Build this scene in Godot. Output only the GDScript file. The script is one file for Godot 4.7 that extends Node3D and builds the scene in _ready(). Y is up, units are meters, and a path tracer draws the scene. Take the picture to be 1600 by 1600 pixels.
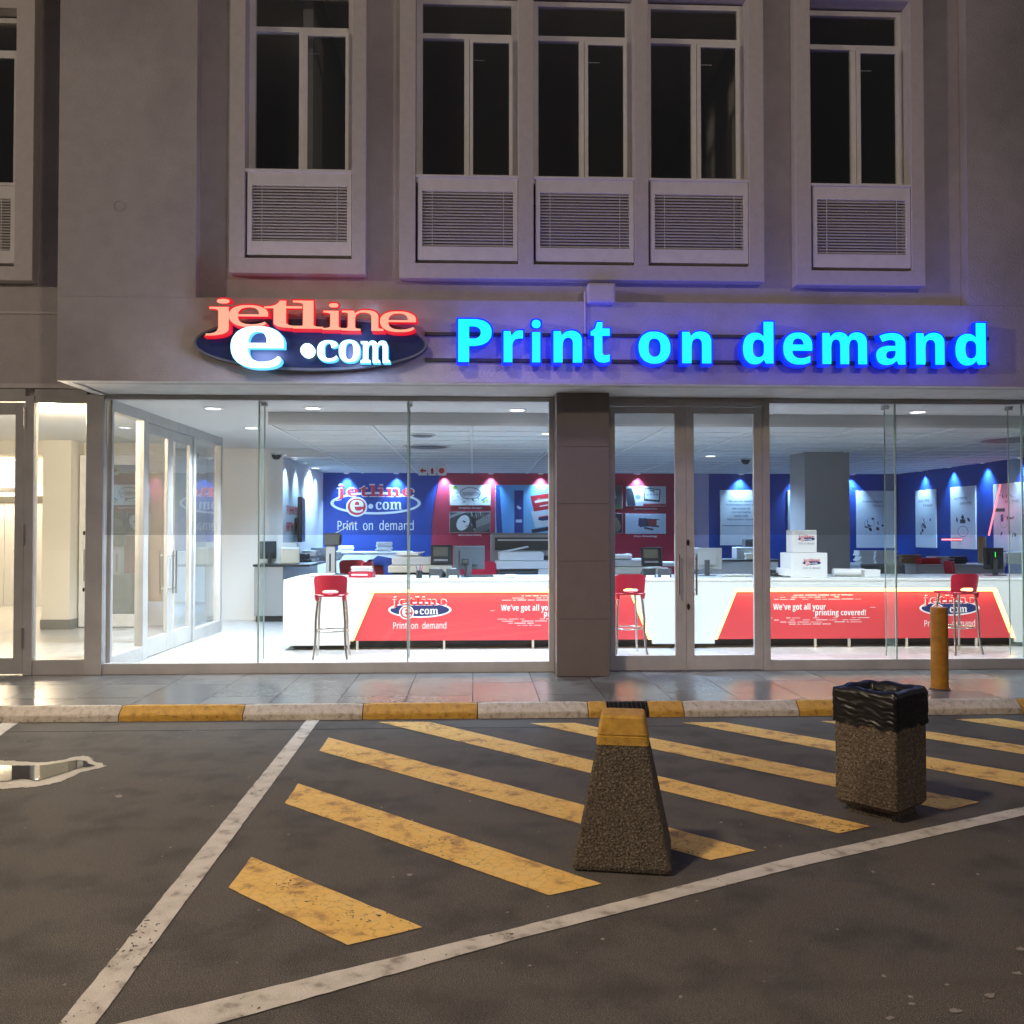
extends Node3D
# ---------------------------------------------------------------- camera helpers (pixels of the 1600 px photograph)
const F := 1450.0
const CO := Vector3(0, 1.65, 10.1)
var CB := Basis.from_euler(Vector3(atan(30.0 / F), -atan(60.0 / F), 0))
var used := {}
var M := {}
var rng := RandomNumberGenerator.new()
var sans: SystemFont
var sansb: SystemFont
var serifb: SystemFont
var serif: SystemFont

func ray(px: float, py: float) -> Vector3:
	return CB * Vector3((px - 800.0) / F, (800.0 - py) / F, -1)
func P(px: float, py: float, z: float) -> Vector3:      # on a plane parallel to the shop front
	var r := ray(px, py)
	return CO + r * ((z - CO.z) / r.z)
func G(px: float, py: float, y := 0.0) -> Vector3:      # on a level plane
	var r := ray(px, py)
	return CO + r * ((y - CO.y) / r.y)
func X(px: float, z: float, py := 830.0) -> float:
	return P(px, py, z).x
func Y(py: float, z: float, px := 740.0) -> float:
	return P(px, py, z).y

# ---------------------------------------------------------------- nodes
func numbered(n: String) -> String:
	if not used.has(n):
		used[n] = 0
		return n
	used[n] += 1
	return "%s_%03d" % [n, used[n]]
func tag(o: Node, label: String, category: String, group := ""):
	o.set_meta("label", label)
	o.set_meta("category", category)
	if group: o.set_meta("group", group)
	return o
func thing(n: String, label: String, category: String, at := Vector3.ZERO, turn := 0.0, group := "") -> Node3D:
	var o := Node3D.new()
	o.name = numbered(n)
	add_child(o)
	o.position = at
	o.rotation.y = turn
	tag(o, label, category, group)
	return o
func structure(n: String) -> Node3D:
	var o := Node3D.new()
	o.name = numbered(n)
	add_child(o)
	o.set_meta("kind", "structure")
	return o
func node(n: String, parent: Node3D, at := Vector3.ZERO) -> Node3D:
	var o := Node3D.new()
	o.name = n
	parent.add_child(o, true)
	o.position = at
	return o
func put(n: String, st: SurfaceTool, m: Material, parent: Node3D, at := Vector3.ZERO) -> MeshInstance3D:
	return putm(n, st.commit(), m, parent, at)
func putm(n: String, mesh: Mesh, m: Material, parent: Node3D, at := Vector3.ZERO) -> MeshInstance3D:
	var o := MeshInstance3D.new()
	o.name = n
	o.mesh = mesh
	o.material_override = m
	parent.add_child(o, true)
	o.position = at
	return o
func box(n: String, a: Vector3, b: Vector3, m: Material, parent: Node3D, bevel := 0.0) -> MeshInstance3D:
	var st := mb()
	bx(st, a, b, bevel)
	return put(n, st, m, parent)

# ---------------------------------------------------------------- mesh building
func mb() -> SurfaceTool:
	var st := SurfaceTool.new()
	st.begin(Mesh.PRIMITIVE_TRIANGLES)
	return st
func vtx(st: SurfaceTool, p: Vector3, n: Vector3):
	st.set_normal(n)
	st.set_uv(Vector2(p.x + p.z, -p.y))
	st.add_vertex(p)
func tri(st: SurfaceTool, a: Vector3, b: Vector3, c: Vector3, na: Vector3, nb: Vector3, nc: Vector3):
	if (b - a).cross(c - a).dot(na + nb + nc) > 0:
		vtx(st, a, na); vtx(st, c, nc); vtx(st, b, nb)
	else:
		vtx(st, a, na); vtx(st, b, nb); vtx(st, c, nc)
func quad(st: SurfaceTool, a: Vector3, b: Vector3, c: Vector3, d: Vector3, n: Vector3):
	tri(st, a, b, c, n, n, n)
	tri(st, a, c, d, n, n, n)
func quadc(st: SurfaceTool, a: Vector3, b: Vector3, c: Vector3, d: Vector3, centre: Vector3):
	var n := (b - a).cross(c - a).normalized()
	if n.dot((a + b + c + d) / 4.0 - centre) < 0: n = -n
	quad(st, a, b, c, d, n)
func bx(st: SurfaceTool, a: Vector3, b: Vector3, r := 0.0):
	var lo := Vector3(min(a.x, b.x), min(a.y, b.y), min(a.z, b.z))
	var hi := Vector3(max(a.x, b.x), max(a.y, b.y), max(a.z, b.z))
	var c := (lo + hi) / 2.0
	var h := (hi - lo) / 2.0
	var ax := [Vector3.RIGHT, Vector3.UP, Vector3.BACK]
	for i in 3:
		var u: Vector3 = ax[(i + 1) % 3]
		var v: Vector3 = ax[(i + 2) % 3]
		var hu: float = h[(i + 1) % 3] - r
		var hv: float = h[(i + 2) % 3] - r
		for s in [-1.0, 1.0]:
			var o: Vector3 = c + ax[i] * h[i] * s
			quad(st, o + u * hu + v * hv, o - u * hu + v * hv, o - u * hu - v * hv, o + u * hu - v * hv, ax[i] * s)
	if r <= 0.0: return
	for i in 3:
		var w: Vector3 = ax[(i + 2) % 3]
		var hw: float = h[(i + 2) % 3] - r
		for s in [-1.0, 1.0]:
			for t in [-1.0, 1.0]:
				var e: Vector3 = ax[i] * s
				var f: Vector3 = ax[(i + 1) % 3] * t
				var p: Vector3 = c + e * h[i] + f * (h[(i + 1) % 3] - r)
				var q: Vector3 = c + e * (h[i] - r) + f * h[(i + 1) % 3]
				quad(st, p + w * hw, p - w * hw, q - w * hw, q + w * hw, (e + f).normalized())
	for sx in [-1.0, 1.0]:
		for sy in [-1.0, 1.0]:
			for sz in [-1.0, 1.0]:
				var k := Vector3(h.x * sx, h.y * sy, h.z * sz)
				var g := Vector3(sx, sy, sz) * r
				var n := Vector3(sx, sy, sz).normalized()
				tri(st, c + k - Vector3(0, g.y, g.z), c + k - Vector3(g.x, 0, g.z), c + k - Vector3(g.x, g.y, 0), n, n, n)
func prism(st: SurfaceTool, poly: PackedVector2Array, z0: float, z1: float, t := Transform3D.IDENTITY):
	var ids := Geometry2D.triangulate_polygon(poly)
	for s in [0, 1]:
		var z := z1 if s else z0
		var n := (t.basis * Vector3(0, 0, 1 if z == max(z0, z1) else -1)).normalized()
		for i in range(0, ids.size(), 3):
			var q := []
			for j in 3: q.append(t * Vector3(poly[ids[i + j]].x, poly[ids[i + j]].y, z))
			tri(st, q[0], q[1], q[2], n, n, n)
	var area := 0.0
	for i in poly.size():
		area += poly[i].cross(poly[(i + 1) % poly.size()])
	for i in poly.size():
		var a := poly[i]
		var b := poly[(i + 1) % poly.size()]
		var e := (b - a).normalized()
		var n := (t.basis * (Vector3(e.y, -e.x, 0) * signf(area))).normalized()
		quad(st, t * Vector3(a.x, a.y, z0), t * Vector3(b.x, b.y, z0), t * Vector3(b.x, b.y, z1), t * Vector3(a.x, a.y, z1), n)
func sheet(st: SurfaceTool, pts: Array, y: float):
	var poly := PackedVector2Array()
	for p in pts: poly.append(Vector2(p.x, p.z))
	var ids := Geometry2D.triangulate_polygon(poly)
	for i in range(0, ids.size(), 3):
		var q := []
		for j in 3: q.append(Vector3(poly[ids[i + j]].x, y, poly[ids[i + j]].y))
		tri(st, q[0], q[1], q[2], Vector3.UP, Vector3.UP, Vector3.UP)
func tube(st: SurfaceTool, pts: Array, rad, seg := 10, closed := false, caps := true):
	var rings := []
	var nrm := []
	var up := Vector3.UP
	for i in pts.size():
		var a: Vector3 = pts[(i - 1 + pts.size()) % pts.size()] if closed or i > 0 else pts[i]
		var b: Vector3 = pts[(i + 1) % pts.size()] if closed or i < pts.size() - 1 else pts[i]
		var d := (b - a).normalized()
		if abs(d.dot(up)) > 0.95: up = Vector3.RIGHT if abs(d.x) < 0.9 else Vector3.BACK
		var s := d.cross(up).normalized()
		up = s.cross(d).normalized()
		var r: float = rad[i] if rad is Array else rad
		var ring := []
		var rn := []
		for k in seg:
			var n := s * cos(TAU * k / seg) + up * sin(TAU * k / seg)
			ring.append(pts[i] + n * r)
			rn.append(n)
		rings.append(ring)
		nrm.append(rn)
	for i in (pts.size() if closed else pts.size() - 1):
		var j := (i + 1) % pts.size()
		for k in seg:
			var l := (k + 1) % seg
			tri(st, rings[i][k], rings[i][l], rings[j][l], nrm[i][k], nrm[i][l], nrm[j][l])
			tri(st, rings[i][k], rings[j][l], rings[j][k], nrm[i][k], nrm[j][l], nrm[j][k])
	if caps and not closed:
		for e in [0, pts.size() - 1]:
			var n: Vector3 = (pts[0] - pts[1]).normalized() if e == 0 else (pts[-1] - pts[-2]).normalized()
			for k in seg: tri(st, pts[e], rings[e][k], rings[e][(k + 1) % seg], n, n, n)
func cyl(st: SurfaceTool, a: Vector3, b: Vector3, r: float, seg := 16):
	tube(st, [a, b], r, seg)
func lathe(st: SurfaceTool, prof: Array, at: Vector3, seg := 24):    # profile of Vector2(radius, height), from bottom to top
	for i in prof.size() - 1:
		var p: Vector2 = prof[i]
		var q: Vector2 = prof[i + 1]
		var e := (q - p).normalized()
		for k in seg:
			var a0 := TAU * k / seg
			var a1 := TAU * (k + 1) / seg
			var d0 := Vector3(cos(a0), 0, sin(a0))
			var d1 := Vector3(cos(a1), 0, sin(a1))
			var n0 := d0 * e.y + Vector3.UP * -e.x
			var n1 := d1 * e.y + Vector3.UP * -e.x
			var A := at + d0 * p.x + Vector3.UP * p.y
			var B := at + d1 * p.x + Vector3.UP * p.y
			var C := at + d1 * q.x + Vector3.UP * q.y
			var D := at + d0 * q.x + Vector3.UP * q.y
			if p.x > 0: tri(st, A, B, C, n0, n1, n1)
			if q.x > 0: tri(st, A, C, D, n0, n1, n0)
func ellipse(rx: float, ry: float, c := Vector2.ZERO, seg := 48) -> PackedVector2Array:
	var p := PackedVector2Array()
	for k in seg: p.append(c + Vector2(rx * cos(TAU * k / seg), ry * sin(TAU * k / seg)))
	return p
func text(parent: Node3D, s: String, x0: float, y0: float, x1: float, y1: float, z: float, m: Material, font: Font, depth := 0.003, n := "lettering") -> MeshInstance3D:
	var t := TextMesh.new()
	t.font = font
	t.text = s
	t.font_size = 64
	t.pixel_size = 0.01
	t.depth = depth
	var bb := t.get_aabb()
	var o := putm(n, t, m, parent)
	var sx := (x1 - x0) / bb.size.x
	var sy := (y1 - y0) / bb.size.y
	o.scale = Vector3(sx, sy, 1)
	o.position = Vector3(x0 - bb.position.x * sx, y0 - bb.position.y * sy, z + depth / 2.0)
	return o

# ---------------------------------------------------------------- materials
func lin(r: float, g: float, b: float) -> Color:
	return Color(r, g, b).linear_to_srgb()
func mat(c: Color, rough := 0.6, metal := 0.0, spec := 0.5) -> StandardMaterial3D:
	var m := StandardMaterial3D.new()
	m.albedo_color = c
	m.roughness = rough
	m.metallic = metal
	m.metallic_specular = spec
	return m
func glow(c: Color, e: float) -> StandardMaterial3D:
	var m := mat(Color(0.1, 0.1, 0.1), 0.5)
	m.emission_enabled = true
	m.emission = c
	m.emission_energy_multiplier = e
	return m
func noise(sd: int, freq: float, cols: Array, size := 512, kind := FastNoiseLite.TYPE_SIMPLEX_SMOOTH, oct := 4, cell := -1) -> NoiseTexture2D:
	var f := FastNoiseLite.new()
	f.seed = sd
	f.noise_type = kind
	f.frequency = freq
	f.fractal_octaves = oct
	if cell >= 0: f.cellular_return_type = cell
	var t := NoiseTexture2D.new()
	t.width = size
	t.height = size
	t.seamless = true
	t.noise = f
	if cols.size():
		var g := Gradient.new()
		g.offsets = PackedFloat32Array(cols.map(func(c): return c[0]))
		g.colors = PackedColorArray(cols.map(func(c): return c[1]))
		t.color_ramp = g
	return t
func tex(m: StandardMaterial3D, t: Texture2D, metres: float) -> StandardMaterial3D:
	m.albedo_texture = t
	m.uv1_triplanar = true
	m.uv1_world_triplanar = true
	m.uv1_scale = Vector3.ONE / metres
	return m
func detail(m: StandardMaterial3D, t: Texture2D, metres: float) -> StandardMaterial3D:
	m.detail_enabled = true
	m.detail_albedo = t
	m.detail_blend_mode = BaseMaterial3D.BLEND_MODE_MUL
	m.detail_uv_layer = BaseMaterial3D.DETAIL_UV_2
	m.uv2_triplanar = true
	m.uv2_world_triplanar = true
	m.uv2_scale = Vector3.ONE / metres
	return m
func bump(m: StandardMaterial3D, t: Texture2D, cm: float) -> StandardMaterial3D:
	m.heightmap_enabled = true
	m.heightmap_texture = t
	m.heightmap_scale = cm
	return m
func grey(v: float, w := 0.0) -> Color:
	return Color(v + w, v, v - w)

func materials():
	sans = SystemFont.new(); sans.font_names = ["Droid Sans"]
	sansb = SystemFont.new(); sansb.font_names = ["Droid Sans"]; sansb.font_weight = 700
	serif = SystemFont.new(); serif.font_names = ["Droid Serif"]
	serifb = SystemFont.new(); serifb.font_names = ["Droid Serif"]; serifb.font_weight = 700
	var grain := noise(1, 0.18, [], 512, FastNoiseLite.TYPE_SIMPLEX_SMOOTH, 3)
	var grain2 := noise(2, 0.35, [], 512, FastNoiseLite.TYPE_SIMPLEX_SMOOTH, 2)
	var blotch := noise(3, 0.012, [[0.0, grey(0.80)], [0.45, grey(0.93)], [1.0, grey(1.0)]], 512)
	var stains := noise(4, 0.009, [[0.0, grey(0.80)], [0.3, grey(0.90)], [0.45, grey(0.96)], [0.6, Color(1, 0.985, 0.965)], [1.0, grey(1.0)]], 1024, FastNoiseLite.TYPE_SIMPLEX, 8)
	# ground
	M.asphalt = detail(tex(mat(Color.WHITE, 0.82, 0, 0.35), noise(5, 0.36, [[0.0, grey(0.13, 0.004)], [0.3, grey(0.2, 0.006)], [0.42, grey(0.285, 0.008)], [0.55, grey(0.325, 0.01)], [0.66, grey(0.39, 0.012)], [0.78, grey(0.52, 0.012)], [1.0, grey(0.62, 0.01)]], 1024, FastNoiseLite.TYPE_SIMPLEX, 2), 1.9), stains, 5.3)
	bump(M.asphalt, noise(57, 0.42, [], 1024, FastNoiseLite.TYPE_SIMPLEX, 3), 0.04)
	var cracks := noise(7, 0.035, [[0.0, grey(0.74)], [0.03, grey(0.88)], [0.06, grey(0.98)], [1.0, grey(1.0)]], 512, FastNoiseLite.TYPE_CELLULAR, 1, FastNoiseLite.RETURN_DISTANCE2_SUB)
	cracks.noise.domain_warp_enabled = true
	cracks.noise.domain_warp_amplitude = 26.0
	cracks.noise.domain_warp_frequency = 0.03
	var wornw := noise(6, 0.012, [[0.0, Color(0.50, 0.48, 0.45)], [0.2, Color(0.66, 0.64, 0.61)], [0.33, Color(0.77, 0.76, 0.73)], [0.6, Color(0.82, 0.81, 0.78)], [1.0, Color(0.85, 0.84, 0.81)]], 1024, FastNoiseLite.TYPE_SIMPLEX, 7)
	M.paint_white = bump(detail(tex(mat(Color.WHITE, 0.75), wornw, 2.3), noise(9, 0.3, [[0.0, grey(0.7)], [0.35, grey(0.93)], [1.0, grey(1.0)]], 512, FastNoiseLite.TYPE_SIMPLEX, 2), 0.9), grain2, 0.25)
	var worny := noise(8, 0.010, [[0.0, Color(0.55, 0.44, 0.28)], [0.2, Color(0.74, 0.59, 0.33)], [0.36, Color(0.87, 0.71, 0.38)], [0.6, Color(0.89, 0.74, 0.40)], [1.0, Color(0.88, 0.75, 0.46)]], 1024, FastNoiseLite.TYPE_SIMPLEX, 7)
	M.paint_yellow = bump(detail(tex(mat(Color.WHITE, 0.75), worny, 2.9), cracks, 1.1), grain2, 0.25)
	M.kerb_white = bump(detail(tex(mat(Color.WHITE, 0.7), noise(10, 0.02, [[0.0, Color(0.5, 0.47, 0.43)], [0.3, Color(0.74, 0.71, 0.66)], [1.0, Color(0.82, 0.80, 0.76)]], 512, FastNoiseLite.TYPE_SIMPLEX, 6), 1.0), noise(11, 0.06, [[0.0, grey(0.55)], [0.28, grey(0.95)], [1.0, grey(1)]], 512), 0.9), grain, 0.4)
	M.kerb_yellow = bump(detail(tex(mat(Color.WHITE, 0.7), noise(12, 0.02, [[0.0, Color(0.48, 0.37, 0.18)], [0.3, Color(0.74, 0.57, 0.22)], [1.0, Color(0.82, 0.65, 0.27)]], 512, FastNoiseLite.TYPE_SIMPLEX, 6), 1.1), noise(13, 0.06, [[0.0, grey(0.55)], [0.28, grey(0.95)], [1.0, grey(1)]], 512), 0.8), grain, 0.4)
	M.paving = []
	for k in 4:
		var m := detail(tex(mat(Color.WHITE, 0.23 + 0.02 * k, 0, 0.4), noise(20 + k, 0.05, [[0.0, grey(0.36 + 0.012 * k)], [1.0, grey(0.42 + 0.012 * k)]], 256, FastNoiseLite.TYPE_SIMPLEX, 5), 0.9), noise(24, 0.02, [[0.0, grey(0.72)], [0.4, grey(0.95)], [1.0, grey(1)]], 512, FastNoiseLite.TYPE_SIMPLEX_SMOOTH, 5), 2.7)
		M.paving.append(m)
	M.joint = mat(grey(0.2), 0.9)
	M.oil = mat(lin(0.032, 0.029, 0.026), 0.55)
	M.joint_grit = mat(grey(0.5, 0.02), 0.9)
	M.water = mat(lin(0.012, 0.011, 0.01), 0.02, 0, 0.6)
	M.silt_sheen = bump(tex(mat(Color.WHITE, 0.3), noise(30, 0.2, [[0.0, Color(0.5, 0.48, 0.44)], [0.4, Color(0.76, 0.74, 0.69)], [1.0, Color(0.9, 0.88, 0.84)]], 256), 0.35), grain2, 0.5)  # pale sediment, with the sheen of thin water put into its colour
	M.iron = mat(lin(0.02, 0.02, 0.022), 0.55, 0.4)
	# building
	var trowel := noise(31, 0.02, [[0.0, Color(0.725, 0.705, 0.71)], [0.5, Color(0.745, 0.725, 0.73)], [1.0, Color(0.765, 0.745, 0.75)]], 512, FastNoiseLite.TYPE_SIMPLEX_SMOOTH, 6)
	M.plaster = bump(detail(tex(mat(Color.WHITE, 0.85, 0, 0.3), trowel, 2.3), noise(32, 0.006, [[0.0, grey(0.88)], [0.4, grey(0.96)], [0.6, grey(1)], [1.0, grey(1)]], 512, FastNoiseLite.TYPE_SIMPLEX_SMOOTH, 5), 6.1), grain, 0.5)
	M.plaster_trim = bump(tex(mat(Color.WHITE, 0.7, 0, 0.3), noise(33, 0.03, [[0.0, Color(0.80, 0.78, 0.78)], [1.0, Color(0.84, 0.82, 0.82)]], 512), 1.7), grain, 0.25)
	M.white_frame = tex(mat(Color.WHITE, 0.45), noise(34, 0.02, [[0.0, grey(0.87)], [1.0, grey(0.92)]], 256), 1.1)
	M.vent_white = tex(mat(Color.WHITE, 0.5), noise(35, 0.02, [[0.0, grey(0.87, 0.008)], [1.0, grey(0.92, 0.008)]], 256), 0.9)
	M.dark = mat(lin(0.012, 0.012, 0.013), 0.7)
	M.monitor_screen = mat(lin(0.004, 0.006, 0.013), 0.04, 0, 0.5)
	M.carpet = mat(lin(0.06, 0.06, 0.07), 0.95)
	M.soffit = tex(mat(Color.WHITE, 0.7, 0, 0.3), noise(36, 0.01, [[0.0, grey(0.78)], [1.0, grey(0.85)]], 512), 2.0)
	M.aluminium = tex(mat(Color.WHITE, 0.42, 0.0, 0.5), noise(37, 0.015, [[0.0, grey(0.66, 0.005)], [1.0, grey(0.72, 0.005)]], 256), 1.3)
	M.cladding = []
	for k in 3: M.cladding.append(tex(mat(Color.WHITE, 0.4), noise(40 + k, 0.02, [[0.0, Color(0.435, 0.405, 0.40)], [1.0, Color(0.455, 0.425, 0.42)]], 256), 1.2))
	M.chrome = mat(lin(0.46, 0.44, 0.40), 0.22, 1.0)
	M.steel = mat(lin(0.45, 0.44, 0.42), 0.3, 1.0)
	M.pane = mat(Color(0.9, 1.0, 0.95, 0.02), 0.0)
	M.pane.transparency = BaseMaterial3D.TRANSPARENCY_ALPHA
	M.film = mat(lin(0.012, 0.016, 0.026), 0.3)
	M.film.albedo_color.a = 0.34
	M.film.transparency = BaseMaterial3D.TRANSPARENCY_ALPHA
	M.fin = mat(lin(0.4, 0.56, 0.5), 0.28)
	M.fin.albedo_color.a = 0.09
	M.fin.transparency = BaseMaterial3D.TRANSPARENCY_ALPHA
	M.fin_edge = mat(lin(0.42, 0.56, 0.5), 0.2)
	# street furniture
	var aggr := noise(50, 0.09, [[0.0, Color(0.11, 0.09, 0.07)], [0.3, Color(0.25, 0.215, 0.18)], [0.5, Color(0.35, 0.31, 0.26)], [0.75, Color(0.45, 0.41, 0.35)], [1.0, Color(0.66, 0.62, 0.55)]], 512, FastNoiseLite.TYPE_CELLULAR, 2, FastNoiseLite.RETURN_CELL_VALUE)
	M.aggregate = bump(tex(mat(Color.WHITE, 0.85), aggr, 0.3), noise(51, 0.09, [], 512, FastNoiseLite.TYPE_CELLULAR, 2, FastNoiseLite.RETURN_DISTANCE), -0.5)
	var aggr2 := noise(52, 0.06, [[0.0, Color(0.08, 0.07, 0.06)], [0.18, Color(0.16, 0.14, 0.12)], [0.28, Color(0.30, 0.27, 0.23)], [0.62, Color(0.345, 0.315, 0.275)], [0.72, Color(0.38, 0.345, 0.30)], [0.9, Color(0.55, 0.51, 0.45)], [1.0, Color(0.68, 0.64, 0.58)]], 512, FastNoiseLite.TYPE_SIMPLEX, 2)
	M.concrete = bump(detail(tex(mat(Color.WHITE, 0.88), aggr2, 0.6), blotch, 0.8), noise(53, 0.08, [], 512, FastNoiseLite.TYPE_SIMPLEX, 4), 0.7)
	M.cap_yellow = bump(detail(tex(mat(Color.WHITE, 0.6), noise(54, 0.03, [[0.0, Color(0.64, 0.48, 0.2)], [0.3, Color(0.78, 0.60, 0.22)], [1.0, Color(0.84, 0.67, 0.27)]], 256), 0.4), blotch, 0.5), grain, 0.6)
	M.pipe_yellow = detail(tex(mat(Color.WHITE, 0.5), noise(55, 0.02, [[0.0, Color(0.66, 0.45, 0.12)], [1.0, Color(0.74, 0.52, 0.15)]], 256), 0.5), blotch, 0.7)
	M.bag = mat(lin(0.007, 0.007, 0.009), 0.3, 0, 0.5)
	# shop
	M.floor_tile = []
	for k in 3: M.floor_tile.append(tex(mat(Color.WHITE, 0.22), noise(60 + k, 0.02, [[0.0, grey(0.68 + 0.02 * k)], [1.0, grey(0.74 + 0.02 * k)]], 256), 1.5))
	M.ceiling = mat(grey(0.84), 0.8)
	M.ceiling_tile = tex(mat(Color.WHITE, 0.9), noise(63, 0.3, [[0.0, grey(0.7)], [0.4, grey(0.78)], [1.0, grey(0.8)]], 256), 0.6)
	M.tbar = mat(grey(0.9), 0.4)
	M.wall_white = mat(grey(0.85), 0.7)
	M.wall_cream = mat(Color(0.88, 0.865, 0.82), 0.6)
	M.wall_blue = mat(lin(0.006, 0.04, 0.25), 0.55)
	M.wall_red = mat(lin(0.34, 0.016, 0.045), 0.55)
	M.wall_grey = mat(grey(0.60), 0.7)
	M.wall_lilac = mat(Color(0.66, 0.62, 0.74), 0.7)
	M.counter = mat(lin(0.74, 0.77, 0.73), 0.25)
	M.counter_red = mat(lin(0.66, 0.06, 0.07), 0.35)
	M.led = glow(Color(1.0, 0.84, 0.5), 4.0)
	M.red_plastic = mat(lin(0.42, 0.012, 0.035), 0.35)
	M.red_cloth = mat(lin(0.22, 0.01, 0.02), 0.8)
	M.blue_cloth = mat(lin(0.02, 0.06, 0.35), 0.8)
	M.black = mat(lin(0.016, 0.017, 0.02), 0.4)
	M.charcoal = mat(lin(0.05, 0.052, 0.056), 0.45)
	M.grey_plastic = mat(lin(0.28, 0.29, 0.30), 0.45)
	M.beige = mat(lin(0.52, 0.49, 0.41), 0.5)
	M.light_grey = mat(lin(0.5, 0.51, 0.52), 0.5)
	M.paper = mat(lin(0.78, 0.78, 0.77), 0.8)
	M.card = mat(lin(0.40, 0.25, 0.13), 0.8)
	M.skirting = mat(lin(0.2, 0.2, 0.19), 0.5)
	M.print_white = mat(lin(0.8, 0.8, 0.8), 0.6)
	M.print_navy = mat(lin(0.01, 0.022, 0.12), 0.5)
	M.print_red = mat(lin(0.6, 0.015, 0.03), 0.5)
	M.print_grey = mat(lin(0.16, 0.17, 0.2), 0.6)
	M.poster = mat(lin(0.66, 0.69, 0.72), 0.5)
	M.screen = glow(Color(0.55, 0.58, 0.52), 0.25)
	M.streak_glow = glow(Color(1.0, 0.45, 0.47), 4.0)  # glow for the red reflection streaks
	M.green_led = glow(Color(0.1, 1.0, 0.3), 2.0)
	M.lamp_cool = glow(Color(0.96, 0.98, 1.0), 9.0)
	M.lamp_warm = glow(Color(1.0, 0.9, 0.74), 7.0)
	M.lamp_street = glow(Color(1.0, 0.8, 0.5), 20.0)
	# sign
	M.cyan = glow(Color(0.0, 0.96, 1.0), 1.25)
	M.blue = glow(Color(0.0, 0.14, 1.0), 1.9)
	M.sign_red = glow(Color(1.0, 0.08, 0.16), 0.8)
	M.sign_pink = glow(Color(1.0, 0.66, 0.54), 1.15)
	M.sign_white = glow(Color(0.82, 0.97, 1.0), 3.0)
	M.sign_side = glow(Color(0.35, 0.75, 1.0), 1.6)
	M.navy = mat(lin(0.01, 0.02, 0.07), 0.35)
	M.sign_grey = mat(lin(0.12, 0.13, 0.16), 0.5)
	M.rail = mat(lin(0.05, 0.045, 0.045), 0.5)

func spot(parent: Node3D, at: Vector3, aim: Vector3, c: Color, e: float, angle: float, blend := 0.6, size := 0.05):
	var l := SpotLight3D.new()
	l.name = "beam"
	parent.add_child(l, true)
	l.position = at
	var d := (aim - at).normalized()
	l.basis = Basis.looking_at(d, Vector3.RIGHT if abs(d.y) > 0.95 else Vector3.UP)
	l.light_color = c
	l.light_energy = e
	l.light_size = size
	l.spot_angle = angle
	l.spot_angle_attenuation = blend
	l.spot_range = 60
	l.spot_attenuation = 2.0
	l.shadow_enabled = true
func omni(parent: Node3D, at: Vector3, c: Color, e: float, size := 0.08):
	var l := OmniLight3D.new()
	l.name = "light"
	parent.add_child(l, true)
	l.position = at
	l.light_color = c
	l.light_energy = e
	l.light_size = size
	l.omni_range = 60
	l.omni_attenuation = 2.0
	l.shadow_enabled = true

func _ready():
	rng.seed = 7
	# camera, sky, exposure
	var cam := Camera3D.new()
	cam.name = "camera"
	add_child(cam)
	cam.position = CO
	cam.basis = CB
	cam.fov = rad_to_deg(2.0 * atan(800.0 / F))
	cam.near = 0.05
	cam.far = 400
	cam.current = true
	var env := Environment.new()
	env.background_mode = Environment.BG_SKY
	env.tonemap_mode = Environment.TONE_MAPPER_LINEAR
	env.tonemap_exposure = 1.0
	env.sdfgi_enabled = true
	env.ssao_enabled = true
	env.ssil_enabled = true
	var sm := ProceduralSkyMaterial.new()
	sm.sky_top_color = Color(0.29, 0.28, 0.33)
	sm.sky_horizon_color = Color(0.42, 0.375, 0.36)
	sm.ground_bottom_color = Color(0.02, 0.02, 0.02)
	sm.ground_horizon_color = Color(0.08, 0.07, 0.07)
	var sky := Sky.new()
	sky.sky_material = sm
	env.sky = sky
	env.background_energy_multiplier = 1.0
	var we := WorldEnvironment.new()
	we.name = "world"
	we.environment = env
	add_child(we)
	materials()
	street_lamps()
	ground()
	building()
	shop_shell()
	lobby()
	signs()
	shop_counter()
	shop_walls_print()
	shop_things()
	street_things()

# ---------------------------------------------------------------- street lamps (behind and left of the camera)
func street_lamp(label: String, at: Vector3, head: Vector3, aim: Vector3, e: float, angle: float, c: Color, size: float):
	var t := thing("street_lamp", label, "street lamp", at, 0.0, "street lamps of the car park")
	var h := head - at
	var st := mb()
	tube(st, [Vector3.ZERO, Vector3(0, h.y * 0.5, 0), Vector3(0, h.y - 0.25, 0)], [0.09, 0.075, 0.055], 14)
	put("pole", st, M.steel, t)
	st = mb()
	tube(st, [Vector3(0, h.y - 0.3, 0), Vector3(h.x * 0.35, h.y + 0.02, h.z * 0.35), Vector3(h.x, h.y + 0.06, h.z)], 0.035, 10)
	put("arm", st, M.steel, t)
	box("lamp_head", h + Vector3(-0.32, 0.02, -0.14), h + Vector3(0.32, 0.14, 0.14), M.grey_plastic, t, 0.03)
	box("lamp_lens", h + Vector3(-0.24, 0.0, -0.1), h + Vector3(0.24, 0.018, 0.1), M.lamp_street, t)
	box("base_plate", Vector3(-0.18, 0, -0.18), Vector3(0.18, 0.03, 0.18), M.steel, t, 0.005)
	spot(t, h + Vector3(0, -0.03, 0), aim - at, c, e, angle, 0.6, size)
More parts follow.
